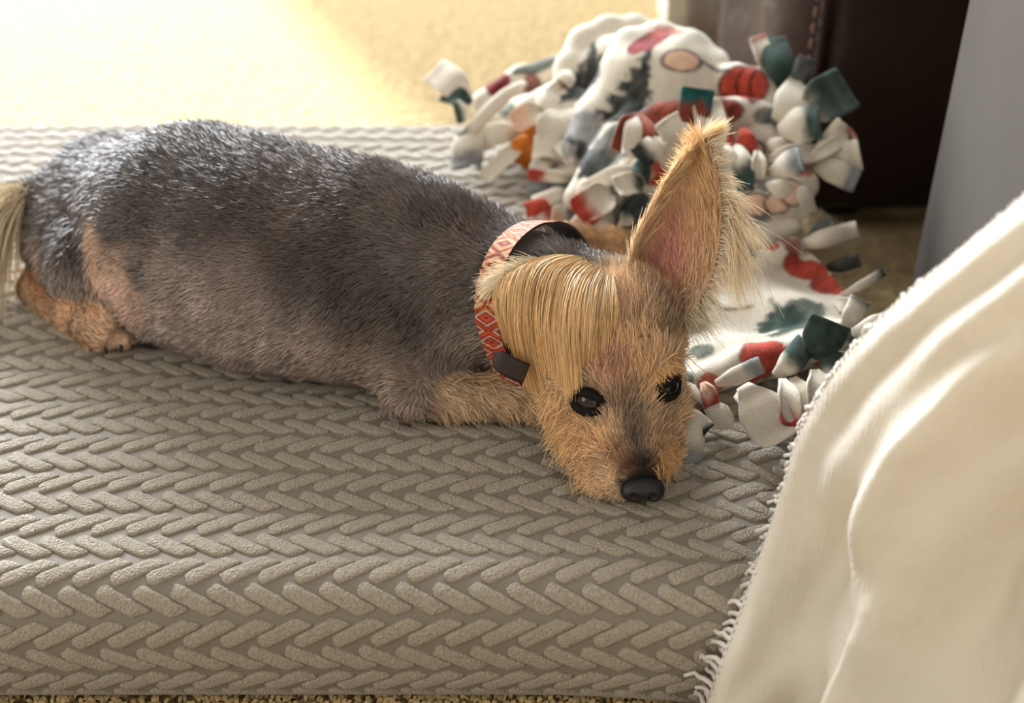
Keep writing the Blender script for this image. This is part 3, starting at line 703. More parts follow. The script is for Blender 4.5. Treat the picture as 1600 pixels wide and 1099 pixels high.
# strap end with stitching below the lock
tp = [W(*p) for p in ((772, 557, 1.012), (784, 566, 1.010), (802, 576, 1.012), (822, 584, 1.016))]
tp = catmull(tp, 20); tw = np.concatenate([np.linspace(.35, 1, 6), np.ones(14)])*.0085
sd = nrm(iv(.35, -.9, .25)); nn_ = nrm(np.cross(nrm(np.gradient(tp, axis=0)), sd))
cw = np.linspace(-1, 1, 7)
fr = tp[:, None]+cw[None, :, None]*tw[:, None, None]*sd+nn_[:, None]*.0015; bk = fr-nn_[:, None]*.003
V = np.concatenate([fr.reshape(-1, 3), bk.reshape(-1, 3)]); G = quads(20, 7)
Fe = G.tolist()+(G[:, ::-1]+140).tolist(); bd = [i*7 for i in range(20)]+[19*7+j for j in range(1, 7)]+[i*7+6 for i in range(18, -1, -1)]+[j for j in range(5, 0, -1)]
for a, b in zip(bd, bd[1:]+bd[:1]): Fe.append([a, a+140, b+140, b])
mesh_obj('strap_end', V, Fe, M_cleather, col_e)

# ------------------------------------------------------------------ bed: cover and raised plush patches
bedo = empty('dog_bed', (-.25, 1.08, 0)); tag(bedo, 'grey dog bed with raised herringbone pattern under the dog', 'dog bed')
ss = np.concatenate([np.linspace(BX0-DMAX, BX0, 14)[:-1], np.linspace(BX0, .45, 240), np.linspace(.45, .62, 20)[1:]])
tt = np.concatenate([np.linspace(.70-DMAX, .72, 50)[:-1], np.linspace(.72, BY1, 150), np.linspace(BY1, BY1+DMAX, 16)[1:]])
SS, TT = np.meshgrid(ss, tt, indexing='ij')
mesh_obj('cover', bed(SS, TT).reshape(-1, 3), quads(len(ss), len(tt)), M_bed, bedo)
PS, PD = .0272, .0488; ANG = math.radians(27.5); LL, WW = .0392, .0117
ca, sa = math.cos(ANG), math.sin(ANG)
hl, hw_ = LL/2, WW/2
ol = []                                                     # outline: rounded outer end, squarer inner end
for cx, cy, r, a0 in ((hl-.003, hw_-.003, .003, 0), (-hl+.0045, hw_-.0045, .0045, 90), (-hl+.0045, -hw_+.0045, .0045, 180), (hl-.003, -hw_+.003, .003, 270)):
    for a in (0, 45, 90): ol.append((cx+r*math.cos(math.radians(a0+a)), cy+r*math.sin(math.radians(a0+a))))
ol = np.array(ol); NO = len(ol)
shear = .85*np.clip(ol[:, 0]/hl, 0, 1)*ol[:, 1]             # inner end cut towards the row line
rings = [(1.0, .0000), (.99, .0013), (.93, .0020), (.55, .0023)]
def patch_vf(s0, t0, sgn):
    o2 = np.stack([ol[:, 0]-sgn*shear, ol[:, 1]], 1)
    jit = 1+.03*rng.normal(size=(NO, 1)); o2 = o2*jit
    px = o2[:, 0]*ca-o2[:, 1]*(sgn*sa); py = o2[:, 0]*(sgn*sa)+o2[:, 1]*ca
    V = []; c0 = bed(s0, t0); 
    for k, hgt in rings:
        a, b = s0+px*k, t0+py*k; V.append(bed(a, b)+bed_n(a, b)*hgt)
    V.append((c0+bed_n(s0, t0)*.0024)[None]); V = np.concatenate(V)
    Fp = []
    for r in range(len(rings)-1):
        for i in range(NO):
            j = (i+1) % NO; Fp.append([r*NO+i, r*NO+j, (r+1)*NO+j, (r+1)*NO+i])
    m_ = (len(rings)-1)*NO
    for i in range(NO): Fp.append([m_+i, m_+(i+1) % NO, len(rings)*NO])
    return V, Fp
cand = []
row = 0
t0 = .703-DMAX*.93
k = 0
while True:
    t = t0+PD/2*k
    if t > BY1+.10: break
    upper = (k % 2 == 1)
    for i in range(-31, 18):
        s = i*PS+(-.0085 if upper else 0.0)-.004
        if s > edge_x(t)+DMAX*.8 or s < BX0-.05: continue
        cy = crown_y(np.array(s)); dxx = max(s-edge_x(t), 0); dyy = max(cy-t, 0, t-BY1)
        if math.hypot(dxx, dyy) > DMAX*.93: continue
        cand.append((s, t, -1 if upper else 1))
    k += 1
dogpoly = (dhit.u, dhit.v)
occ = np.zeros((160, 110), bool)
iu = np.clip((dhit.u/10).astype(int), 0, 159); ivv = np.clip((dhit.v/10).astype(int), 0, 109); occ[iu, ivv] = True
sc = []
for (s, t, g) in cand:
    p = bed(s, t); n_ = bed_n(s, t); u, v, z = proj(p)
    vd = nrm(np.array([0, 0, CH])-p); fac = n_@vd
    ok = -10 < u < 1610 and -10 < v < 1105 and fac > .08
    if ok and 0 <= u < 1600 and 0 <= v < 1099 and occ[int(u//10), int(v//10)]: ok = False
    if u > 1250-(v-640)*.33 and v > 500: ok = False
    if u > 700 and v < 380: ok = False
    sc.append(fac/z**2 if ok else 0)
order = np.argsort(-np.array(sc)); restV, restF, nn = [], [], 0
for rank, ci in enumerate(order):
    V, Fp = patch_vf(*cand[ci])
    if rank < 300: mesh_obj('plush_patch', V, Fp, M_patch, bedo)
    else:
        restV.append(V); restF += [[q+nn for q in fq] for fq in Fp]; nn += len(V)
o = mesh_obj('plush_patch_field', np.concatenate(restV), restF, M_patch, bedo); o['kind'] = 'stuff'

# ------------------------------------------------------------------ fleece tie blanket heaped on the bed
WHITE = lin((214, 205, 188)); GREEN = lin((62, 78, 72)); RED = lin((172, 72, 58)); RUST = lin((126, 62, 47)); BLACK = lin((50, 54, 53)); PEACH = lin((224, 186, 160)); ORANGE = lin((206, 122, 48)); GREYP = lin((120, 122, 122))
fb_ = Field((-.10, .84, .085), (.48, 1.62, .36), .0028)
def chain(pts, k=.006, rs=1.0):
    q = [(W(u, v, z), r*z/F*rs) for u, v, z, r in pts]
    for a, b in zip(q[:-1], q[1:]): fb_.cone(a[0], b[0], a[1], b[1], k)
    if len(q) == 1: fb_.cone(q[0][0], q[0][0]+1e-4, q[0][1], q[0][1], k)
# core of the heap
for p in ((1060, 235, 1.42, 92), (960, 215, 1.45, 80), (1140, 270, 1.38, 80), (1010, 300, 1.37, 62), (1190, 230, 1.40, 62), (880, 200, 1.48, 60), (1150, 350, 1.33, 55), (820, 190, 1.50, 42), (1050, 340, 1.34, 45)):
    chain([p], .02)
# rear arched fold and the puffed fold before it
chain([(885, 150, 1.47, 22), (890, 105, 1.47, 22), (912, 66, 1.475, 22), (950, 46, 1.48, 20), (990, 44, 1.48, 19), (1030, 62, 1.47, 20)], .012)
chain([(930, 115, 1.47, 42), (960, 90, 1.46, 36)], .012)
chain([(972, 150, 1.405, 24), (968, 105, 1.405, 24), (985, 72, 1.41, 26), (1030, 64, 1.41, 28), (1075, 80, 1.405, 30), (1112, 108, 1.40, 26), (1122, 138, 1.395, 22)], .012)
chain([(1000, 120, 1.40, 48), (1050, 120, 1.395, 52), (1095, 135, 1.39, 38)], .02)
chain([(1085, 72, 1.42, 22), (1120, 95, 1.415, 18), (1136, 120, 1.41, 12)], .004)
chain([(1150, 128, 1.37, 30), (1185, 138, 1.365, 28), (1205, 165, 1.36, 24)], .008)
# rolled folds across the middle
chain([(985, 205, 1.35, 22), (1030, 190, 1.345, 28), (1090, 178, 1.34, 28), (1150, 178, 1.34, 26), (1195, 180, 1.345, 24)], .006)
chain([(960, 130, 1.42, 30), (935, 185, 1.41, 36), (915, 235, 1.40, 38)], .008)
chain([(1000, 170, 1.385, 20), (965, 215, 1.375, 28), (935, 270, 1.365, 30), (905, 310, 1.36, 24)], .006)
chain([(1000, 240, 1.35, 26), (970, 290, 1.34, 28), (945, 330, 1.335, 26)], .006)
chain([(870, 160, 1.455, 34), (900, 175, 1.44, 34)], .008); chain([(760, 160, 1.52, 22), (815, 128, 1.52, 24), (868, 108, 1.51, 22)], .008)
chain([(850, 160, 1.47, 22), (800, 190, 1.485, 24), (760, 205, 1.49, 22)], .006)
chain([(1120, 225, 1.33, 30), (1150, 270, 1.315, 30), (1140, 320, 1.305, 28)], .006); chain([(1190, 215, 1.34, 24), (1230, 250, 1.34, 28), (1240, 290, 1.33, 28)], .006)
chain([(1120, 300, 1.30, 28), (1170, 320, 1.295, 36), (1220, 310, 1.30, 36), (1255, 290, 1.31, 24)], .006)
# lower rolls and the flat end
chain([(1080, 410, 1.30, 22), (1130, 392, 1.295, 22), (1190, 372, 1.295, 21), (1236, 355, 1.30, 17)], .004)
chain([(1070, 465, 1.265, 22), (1120, 440, 1.265, 24), (1180, 418, 1.27, 24), (1238, 388, 1.275, 18)], .004)
def slab(poly, z0, z1, th, k=.006):
    P2 = np.array([Wz(u, v, .13)[:2] for u, v in poly])
    lo = np.r_[P2.min(0)-.03, .09]; hi = np.r_[P2.max(0)+.03, .19]
    sl, G = fb_.sub(lo, hi); X = G[..., :2]; d = np.full(X.shape[:-1], 1e9); ins = np.zeros(X.shape[:-1], bool)
    for a, b in zip(P2, np.roll(P2, -1, 0)):
        e = b-a; wv_ = X-a; t = np.clip((wv_@e)/(e@e), 0, 1); d = np.minimum(d, np.linalg.norm(wv_-t[..., None]*e, axis=-1))
        c = (a[1] <= X[..., 1]) != (b[1] <= X[..., 1]); xi = a[0]+(X[..., 1]-a[1])*e[0]/(e[1] if abs(e[1]) > 1e-9 else 1e-9); ins ^= c & (X[..., 0] < xi)
    d = np.where(ins, -d, d)
    zs = z0+.004*np.sin(G[..., 0]*60+G[..., 1]*35)+.004*np.sin(G[..., 1]*75)
    q = np.maximum(d, np.abs(G[..., 2]-zs)-th); fb_.smin(sl, q.astype(np.float32), k)
slab([(1060, 520), (1080, 470), (1170, 430), (1250, 400), (1290, 430), (1330, 470), (1350, 520), (1290, 560), (1180, 590), (1080, 600)], .128, 0, .010)
chain([(1075, 490, 1.205, 20), (1092, 520, 1.19, 26), (1080, 560, 1.175, 20)], .004)
chain([(1068, 605, 1.115, 18), (1110, 592, 1.118, 24), (1160, 572, 1.125, 28), (1215, 558, 1.135, 27), (1275, 540, 1.145, 27), (1330, 525, 1.16, 24), (1375, 515, 1.17, 18)], .006)
chain([(1140, 560, 1.15, 26), (1230, 540, 1.165, 24), (1300, 520, 1.175, 20)], .012)
fb_.add(lambda P: .0013*snoise(P, 85, 1)+.0004*snoise(P, 190, 2))
G_ = fb_.ax
fb_.v = np.maximum(fb_.v, (.121-fb_.ax[2])[None, None].astype(np.float32))
BV, BF = fb_.mesh(); BN = vnormals(BV, BF); bhit = Hit(BV, BN)
BC = np.tile(WHITE, (len(BV), 1))
def stamp(u, v, size, kind, c=None, rot=0., asp=1.0):
    global BC
    p, n = bhit(u, v, 6)
    r_ = RIGHT*math.cos(rot)+UP*math.sin(rot); e1_ = nrm(r_-n*(r_@n)); e2_ = np.cross(n, e1_)
    if e2_@UP < 0: e2_ = -e2_
    X = BV-p; a = X@e1_/size; b = X@e2_/(size*asp); dn = np.abs(X@n)
    m = (dn < max(.02, size*.8)) & (np.abs(a) < 1.6) & (np.abs(b) < 1.6)
    nz = snoise(BV, 260, 3)*.16+snoise(BV, 600, 4)*.08
    nz = nz*.7
    def put(sd, c, amt=1.0, soft=.10):                       # sd: signed, negative inside
        if sd.dtype == bool: wq_ = sd*1.0
        else: wq_ = sstep(soft, -soft, sd)
        wq_ = (wq_*m*amt)[:, None]; BC[:] = BC*(1-wq_)+np.asarray(c)*wq_
    rr_ = a*a+b*b+nz
    if kind == 'blob': put(rr_-1, c); put(np.abs(rr_-1)-.08, BLACK*.8+c*.3, .6)
    elif kind == 'soft': put(a*a+b*b+nz*2.5-1, c, .85, .25)
    elif kind == 'tree':
        wv_ = .85*(1-b)/2*(.65+.45*np.abs(((b*2.6) % 1)))
        put(np.maximum(np.abs(a)+nz*1.2-wv_, np.abs(b)-1), c, .95)
        put(np.maximum(np.maximum(np.abs(a)+nz*1.2-wv_, np.abs(b)-1), nz*3+.1), c*1.9, .6)
    elif kind == 'nose':
        put(a*a+b*b-1, PEACH); put(np.abs(np.sqrt(a*a+b*b)-1.05)-.10, lin((70, 66, 66)))
    elif kind == 'ball':
        put(a*a+b*b-1, RED); put(np.abs(np.sqrt(a*a+b*b)-1.0)-.07, RUST*.4)
        for o_ in (-.25, .3): put(np.maximum(a*a+b*b-.95, np.abs(a-o_-.35*b*b)-.06), RUST*.35, .9, .05)
    elif kind == 'line': put(np.maximum(np.abs(b)-.14-nz*.3, np.abs(a)-1), c, .9)
for _ in range(20):                                          # scattered small motifs of the print
    stamp(rng.uniform(700, 1260), rng.uniform(170, 420), rng.uniform(.008, .016), ['soft', 'tree', 'line', 'soft'][_ % 4], [GREYP*.6, GREEN, GREYP, RED][_ % 4], rng.uniform(-1, 1), rng.uniform(.5, 1))
for a in ((925, 110, .042, 'tree', BLACK, 0, .9), (995, 135, .040, 'tree', BLACK, -.25, 1.1), (900, 205, .03, 'soft', GREYP), (910, 240, .030, 'tree', BLACK, .2, 1.2), (965, 235, .034, 'soft', GREYP*.6, .9, .6),
          (1012, 62, .026, 'blob', lin((150, 78, 78)), .7, .5), (1046, 46, .020, 'soft', lin((196, 120, 110)), -.1, .4), (1066, 93, .020, 'nose', None, 0, .6), (1118, 108, .018, 'line', lin((90, 90, 92)), -.5),
          (1160, 135, .026, 'ball', None, 0, .85), (1012, 165, .016, 'soft', GREEN), (1045, 178, .030, 'blob', RUST, .25, .62), (1110, 172, .034, 'blob', RUST, -.05, .55), (1010, 205, .020, 'blob', RUST), (1075, 200, .016, 'soft', RUST),
          (838, 100, .030, 'soft', GREEN, .2, .35), (778, 130, .016, 'blob', lin((110, 40, 40))), (830, 130, .012, 'soft', lin((110, 46, 44))), (790, 165, .012, 'soft', GREEN), (1150, 215, .014, 'blob', RED), (1175, 240, .012, 'nose'),
          (1020, 270, .014, 'blob', RED), (985, 275, .016, 'soft', GREEN), (940, 300, .014, 'soft', GREEN), (985, 330, .022, 'soft', BLACK), (905, 345, .012, 'blob', RED),
          (1180, 320, .016, 'nose', None, 0, .7), (1215, 318, .013, 'nose', None, 0, .8), (1200, 290, .014, 'line', GREYP, .2), (1240, 300, .013, 'nose', None, 1.2), (1150, 345, .03, 'line', GREYP, .1),
          (1130, 420, .014, 'soft', GREYP, .3, .5), (1260, 420, .022, 'blob', RED, -.3, .6), (1300, 445, .022, 'blob', RED, -.6, .7), (1240, 385, .010, 'soft', RUST), (1225, 495, .040, 'tree', GREEN, .5, .7), (1205, 500, .026, 'tree', GREEN, 0, .9), (1255, 482, .022, 'soft', GREEN, .3, .7),
          (1150, 480, .018, 'line', RUST*.5, .4), (1082, 505, .014, 'soft', GREEN), (1095, 545, .012, 'soft', GREEN), (1078, 470, .012, 'soft', BLACK),
          (1195, 555, .022, 'blob', RED, .3, .8), (1180, 585, .013, 'blob', RED), (1110, 605, .011, 'blob', RED*.8+PEACH*.2), (1300, 575, .010, 'blob', RED), (1330, 515, .012, 'soft', GREEN), (1065, 590, .010, 'soft', GREEN), (1165, 395, .010, 'soft', GREEN)):
    stamp(*a)
def mottle(C, P):                                           # print is worn and uneven where it is dark or coloured
    wl = np.clip(1-(C.mean(1)/WHITE.mean()), 0, 1)[:, None]
    k = 1+.45*snoise(P, 330, 1)[:, None]+.25*snoise(P, 800, 5)[:, None]
    return np.clip(C*(1-wl)+C*k*wl, .004, 1)
BC = mottle(BC, BV)
blk = empty('fleece_blanket', (.22, 1.28, .12)); tag(blk, 'white fleece tie blanket with red and green winter print, heaped behind the dog', 'blanket')
mesh_obj('heaped_cloth', BV, BF, M_fleece, blk, col=BC)
NL, NW = 11, 7
def tie(u, v, ang, length, width, zc=None, near=.012, curl=.4, cup=.3, twist=0., cA=WHITE, cB=None, split=.5, lean=.35, cEdge=None):
    """one knotted strip of the fringe: pinched at the knot, square at the free end"""
    if zc is None:
        q, _ = bhit(u, v, 6); zc = proj(q)[2]-near*.3
    B0 = W(u, v, zc); k_ = zc/F; Lm, Wm = length*k_*1.38, width*k_*.54
    q1, q2, q3, q4 = rng.random(4); twist = twist+1.1*(q2-.5); rho = .35+cup*1.9*q3+.5*q4; sg = 1 if q1 < .72 else -1; kap = (curl*1.1 if q4 < .6 else -.7)*(.5+q2)
    if cB is None and cA is WHITE and q3 > .55: cB, split = [GREYP, GREEN, BLACK, GREYP*1.4, RED][int(q1*4.99)], .45+.5*q4
    a = math.radians(ang); D = nrm(math.cos(a)*RIGHT+math.sin(a)*UP+lean*TOCAM); Sd = nrm(np.cross(D, TOCAM)); Nn = np.cross(Sd, D)
    if Nn@TOCAM < 0: Nn = -Nn
    l = np.linspace(0, 1, NL)[:, None]; c = np.linspace(-1, 1, NW)[None]
    wd = Wm*(.30+.70*sstep(0, .45, l)); tw = twist*l
    lat = wd*np.sin(c*rho)/rho*1.15; off = sg*wd*(np.cos(c*rho)-1)/rho+.10*Wm*np.sin(c*3+u)*l
    along = Lm*np.sin(kap*l)/kap; lift_ = Lm*(1-np.cos(kap*l))/kap+.25*Lm*np.sin(math.pi*np.minimum(l*1.2, 1))
    P = B0+D*along[..., None]+(Sd*np.cos(tw)[..., None]+Nn*np.sin(tw)[..., None])*lat[..., None]+Nn*(off+lift_)[..., None]
    du = np.gradient(P, axis=0); dv = np.gradient(P, axis=1); nn_ = nrm(np.cross(dv, du)); th_ = .0015
    V = np.concatenate([(P+nn_*th_).reshape(-1, 3), (P-nn_*th_).reshape(-1, 3)]); n0 = NL*NW; G = quads(NL, NW)
    V[:, 2] = np.maximum(V[:, 2], .122) if V[:, 0].max() < .30 else np.maximum(V[:, 2], .004)
    Fe = G[:, ::-1].tolist()+(G+n0).tolist(); bd = [i*NW for i in range(NL)]+[(NL-1)*NW+j for j in range(1, NW)]+[i*NW+NW-1 for i in range(NL-2, -1, -1)]+[j for j in range(NW-2, 0, -1)]
    for x, y in zip(bd, bd[1:]+bd[:1]): Fe.append([x, y, y+n0, x+n0])
    cB_ = cA if cB is None else cB
    g = sstep(split-.12, split+.12, (l*np.ones((1, NW)))+.10*snoise(P.reshape(-1, 3), 220, 2).reshape(NL, NW))[..., None]
    C = mottle((cA*(1-g)+cB_*g).reshape(-1, 3), P.reshape(-1, 3)); C2 = C if cEdge is None else np.tile(cEdge, (n0, 1))
    o = mesh_obj('fringe_tie', V, Fe, M_fleece, blk, col=np.concatenate([C, C2]))
    sm = o.modifiers.new('smooth', 'SUBSURF'); sm.levels = 1; sm.render_levels = 1
    return o
ties = [
 # rear left cluster
 dict(u=735, v=155, ang=140, length=58, width=44, cB=WHITE, zc=1.50, curl=.9), dict(u=738, v=160, ang=160, length=38, width=30, cA=GREEN, zc=1.49), dict(u=735, v=172, ang=200, length=34, width=34, cA=WHITE, cB=GREEN, zc=1.485, curl=1.2),
 dict(u=738, v=196, ang=262, length=56, width=56, zc=1.485, cup=.5), dict(u=822, v=128, ang=222, length=100, width=38, zc=1.47, cup=.8), dict(u=818, v=226, ang=222, length=62, width=32, zc=1.46, cup=.8), dict(u=826, v=212, ang=250, length=36, width=42, cA=ORANGE, zc=1.445, curl=.9),
 dict(u=812, v=205, ang=190, length=56, width=34, zc=1.47), dict(u=848, v=172, ang=210, length=46, width=36, cA=WHITE, cB=PEACH, zc=1.45), dict(u=842, v=182, ang=235, length=26, width=26, cA=ORANGE, zc=1.445), dict(u=862, v=196, ang=262, length=46, width=44, cA=WHITE, zc=1.43),
 dict(u=862, v=222, ang=318, length=78, width=30, zc=1.42, cup=.9), dict(u=848, v=240, ang=262, length=52, width=34, zc=1.435, cB=GREYP), dict(u=872, v=262, ang=290, length=40, width=40, zc=1.42, cA=WHITE, cB=GREYP), dict(u=895, v=283, ang=178, length=66, width=26, zc=1.41, cup=.9), dict(u=892, v=300, ang=200, length=50, width=22, zc=1.405),
 dict(u=870, v=318, ang=195, length=44, width=24, cA=RED, zc=1.40), dict(u=868, v=330, ang=205, length=36, width=26, cA=RED, cB=WHITE, zc=1.395), dict(u=885, v=318, ang=260, length=44, width=40, zc=1.395, cB=PEACH), dict(u=905, v=300, ang=265, length=42, width=34, cA=WHITE, cB=GREYP, zc=1.39),
 dict(u=900, v=130, ang=215, length=50, width=30, cA=lin((120, 52, 52)), cB=WHITE, zc=1.455, curl=1.1), dict(u=893, v=112, ang=240, length=40, width=26, zc=1.45, curl=1.2), dict(u=870, v=170, ang=275, length=60, width=70, zc=1.43, cup=.7),
 # middle cluster in front of the heap, behind the neck
 dict(u=990, v=262, ang=205, length=70, width=26, zc=1.335, cup=.9), dict(u=925, v=275, ang=265, length=50, width=44, zc=1.355), dict(u=958, v=300, ang=215, length=62, width=56, zc=1.33, cup=.5), dict(u=942, v=322, ang=230, length=54, width=40, zc=1.325, cB=RED, split=.75),
 dict(u=960, v=345, ang=200, length=46, width=24, zc=1.315, cA=WHITE, cB=RED, split=.7), dict(u=1005, v=285, ang=195, length=48, width=34, cA=GREEN, cB=WHITE, zc=1.325, curl=1.3, split=.35), dict(u=1010, v=305, ang=230, length=62, width=34, cA=BLACK, zc=1.32), dict(u=998, v=318, ang=262, length=52, width=58, cA=GREEN, cB=WHITE, zc=1.315, split=.55),
 dict(u=1028, v=250, ang=215, length=40, width=40, cA=RED, cB=WHITE, zc=1.325), dict(u=1020, v=240, ang=240, length=40, width=34, cA=WHITE, cB=GREEN, zc=1.33),
 dict(u=1000, v=180, ang=250, length=62, width=56, cA=RUST, cB=RUST, zc=1.325, cEdge=WHITE, cup=.5), dict(u=990, v=178, ang=262, length=70, width=26, zc=1.322), dict(u=1078, v=205, ang=82, length=52, width=44, cA=RUST, cB=lin((36, 84, 82)), zc=1.30, split=.62, cup=.5), dict(u=1060, v=222, ang=120, length=34, width=46, zc=1.305, cup=.7),
 dict(u=1112, v=238, ang=98, length=60, width=52, zc=1.30, cup=.8), dict(u=1040, v=220, ang=215, length=48, width=40, zc=1.305), dict(u=1130, v=225, ang=270, length=60, width=36, zc=1.30, cup=.8), dict(u=1152, v=225, ang=275, length=70, width=40, zc=1.305, cup=.7), dict(u=1182, v=235, ang=265, length=66, width=32, zc=1.30, cup=.9), dict(u=1160, v=200, ang=280, length=44, width=36, cA=RED, zc=1.31),
 # right cluster
 dict(u=1195, v=112, ang=105, length=42, width=34, zc=1.37), dict(u=1218, v=138, ang=97, length=62, width=52, cA=GREEN*.75, cB=GREEN, zc=1.355, cup=.5), dict(u=1240, v=140, ang=70, length=40, width=26, cA=GREYP*.5, zc=1.35), dict(u=1240, v=188, ang=32, length=82, width=66, cA=WHITE, cB=GREEN, zc=1.335, split=.28, cup=.2, lean=.15), dict(u=1212, v=190, ang=50, length=58, width=56, zc=1.325, cB=WHITE, cup=.3),
 dict(u=1215, v=205, ang=10, length=52, width=54, zc=1.32, cA=WHITE, cB=GREEN, split=.6), dict(u=1200, v=222, ang=335, length=30, width=38, zc=1.315, cup=.8), dict(u=1226, v=226, ang=330, length=46, width=36, cA=GREYP, cB=PEACH, zc=1.32), dict(u=1200, v=250, ang=8, length=66, width=32, zc=1.305, cup=.5), dict(u=1252, v=258, ang=32, length=72, width=24, zc=1.315, curl=.8),
 dict(u=1272, v=240, ang=50, length=48, width=22, cA=WHITE, cB=WHITE, zc=1.32), dict(u=1268, v=258, ang=335, length=58, width=40, zc=1.315, cup=.4), dict(u=1285, v=255, ang=10, length=44, width=44, zc=1.318), dict(u=1282, v=240, ang=20, length=40, width=32, cA=lin((92, 80, 62)), zc=1.325),
 dict(u=1200, v=272, ang=20, length=66, width=42, cA=WHITE, cB=GREYP, zc=1.295, curl=1.1, cup=.9), dict(u=1190, v=292, ang=350, length=52, width=44, cA=WHITE, zc=1.285, cup=.8), dict(u=1235, v=290, ang=300, length=40, width=44, cA=WHITE, zc=1.29, cup=.6),
 dict(u=1245, v=385, ang=15, length=76, width=46, zc=1.29, cup=.9, cA=WHITE, cB=WHITE), dict(u=1262, v=372, ang=30, length=36, width=26, cA=GREYP*.7, zc=1.30), dict(u=1290, v=420, ang=15, length=40, width=22, cA=lin((92, 88, 84)), zc=1.30), dict(u=1312, v=462, ang=28, length=62, width=14, zc=1.23, curl=.9), dict(u=1300, v=470, ang=330, length=40, width=26, cA=WHITE, zc=1.21),
 # front edge on the bed
 dict(u=1268, v=560, ang=68, length=58, width=64, cA=GREEN, cB=GREEN, zc=1.105, cup=.4, curl=.9, lean=.2), dict(u=1210, v=588, ang=42, length=58, width=48, cA=WHITE, cB=GREEN, zc=1.095, split=.38, cup=.5, lean=.2), dict(u=1290, v=548, ang=300, length=62, width=52, cA=GREEN, cB=WHITE, zc=1.105, split=.45),
 dict(u=1160, v=602, ang=302, length=80, width=66, zc=1.075, cA=WHITE, cB=WHITE, cup=.25, lean=.2, twist=.2), dict(u=1150, v=615, ang=322, length=72, width=44, zc=1.085, cB=GREEN, split=.9), dict(u=1222, v=592, ang=272, length=66, width=44, zc=1.085, cup=.6), dict(u=1238, v=590, ang=285, length=62, width=40, zc=1.09), dict(u=1272, v=578, ang=272, length=66, width=56, zc=1.09, cup=.5), dict(u=1300, v=560, ang=262, length=52, width=30, cA=RED, cB=WHITE, zc=1.10, split=.4),
 dict(u=1308, v=560, ang=285, length=60, width=44, zc=1.10), dict(u=1335, v=540, ang=300, length=50, width=46, zc=1.12), dict(u=1330, v=520, ang=12, length=66, width=40, cA=WHITE, cB=GREEN, zc=1.13, split=.45), dict(u=1318, v=515, ang=60, length=40, width=36, zc=1.14),
 dict(u=1080, v=600, ang=250, length=40, width=40, cA=WHITE, zc=1.085, cup=.7), dict(u=1098, v=598, ang=290, length=40, width=36, cA=PEACH, cB=RED, zc=1.08, split=.6, cup=.7), dict(u=1118, v=600, ang=25, length=60, width=34, zc=1.085, cup=.7), dict(u=1130, v=632, ang=250, length=34, width=50, zc=1.075, cup=.9), dict(u=1078, v=642, ang=268, length=66, width=48, zc=1.055, cup=.5, lean=.1), dict(u=1062, v=640, ang=320, length=44, width=30, zc=1.06, cup=.9, cB=BLACK, split=.85),
 dict(u=1075, v=622, ang=290, length=36, width=28, cA=lin((84, 60, 54)), zc=1.075),
]
for t_ in ties: tie(**t_)

# ------------------------------------------------------------------ grey sofa arm, side towards the bed
def rbox(x0, x1, y0, y1, z0, z1, r, seg=4):
    """rounded box as grid of 3 axis-profile points"""
    import bmesh
    bm = bmesh.new(); bmesh.ops.create_cube(bm, size=1)
    for v in bm.verts: v.co = ((x0+x1)/2+v.co.x*(x1-x0), (y0+y1)/2+v.co.y*(y1-y0), (z0+z1)/2+v.co.z*(z1-z0))
    bmesh.ops.bevel(bm, geom=list(bm.edges), offset=r, segments=seg, affect='EDGES', profile=.5)
    bm.verts.ensure_lookup_table(); bm.verts.index_update()
    V = np.array([v.co[:] for v in bm.verts]); Fc = [[v.index for v in f_.verts] for f_ in bm.faces]; bm.free(); return V, Fc
SFY = 1.175; SFX = .424; SLOPE = .15
def face_x(y): return SFX-SLOPE*(SFY-y)
ang_s = math.atan(SLOPE); Rs = np.array([[math.cos(ang_s), math.sin(ang_s)], [-math.sin(ang_s), math.cos(ang_s)]])
def sofa_vf(V):                                              # local x = away from the bed, local y = towards the camera (negative)
    V = V.copy(); V[:, :2] = V[:, :2]@Rs.T+np.array([SFX, SFY]); return V
sofa = empty('sofa', (.60, .75, 0)); tag(sofa, 'grey velvet sofa with a cream throw hanging over its arm', 'sofa')
V, Fc = rbox(0, .22, -.80, 0, .03, .56, .022); V = sofa_vf(V); mesh_obj('arm', V, Fc, M_sofa, sofa)
V, Fc = rbox(.225, 1.3, -.76, -.02, .05, .30, .02); mesh_obj('base', sofa_vf(V), Fc, M_sofa, sofa)
V, Fc = rbox(.23, 1.3, -.80, -.22, .302, .44, .05); mesh_obj('seat_cushion', sofa_vf(V), Fc, M_sofa, sofa)
V, Fc = rbox(.23, 1.3, -.21, 0, .302, .78, .05); mesh_obj('backrest', sofa_vf(V), Fc, M_sofa, sofa)
for lx, ly in ((.05, -.76), (.05, -.06), (1.22, -.72), (1.22, -.08)):
    V, Fc = rbox(lx, lx+.05, ly, ly+.05, 0, .055, .006, 2); mesh_obj('leg', sofa_vf(V), Fc, M_leather, sofa)

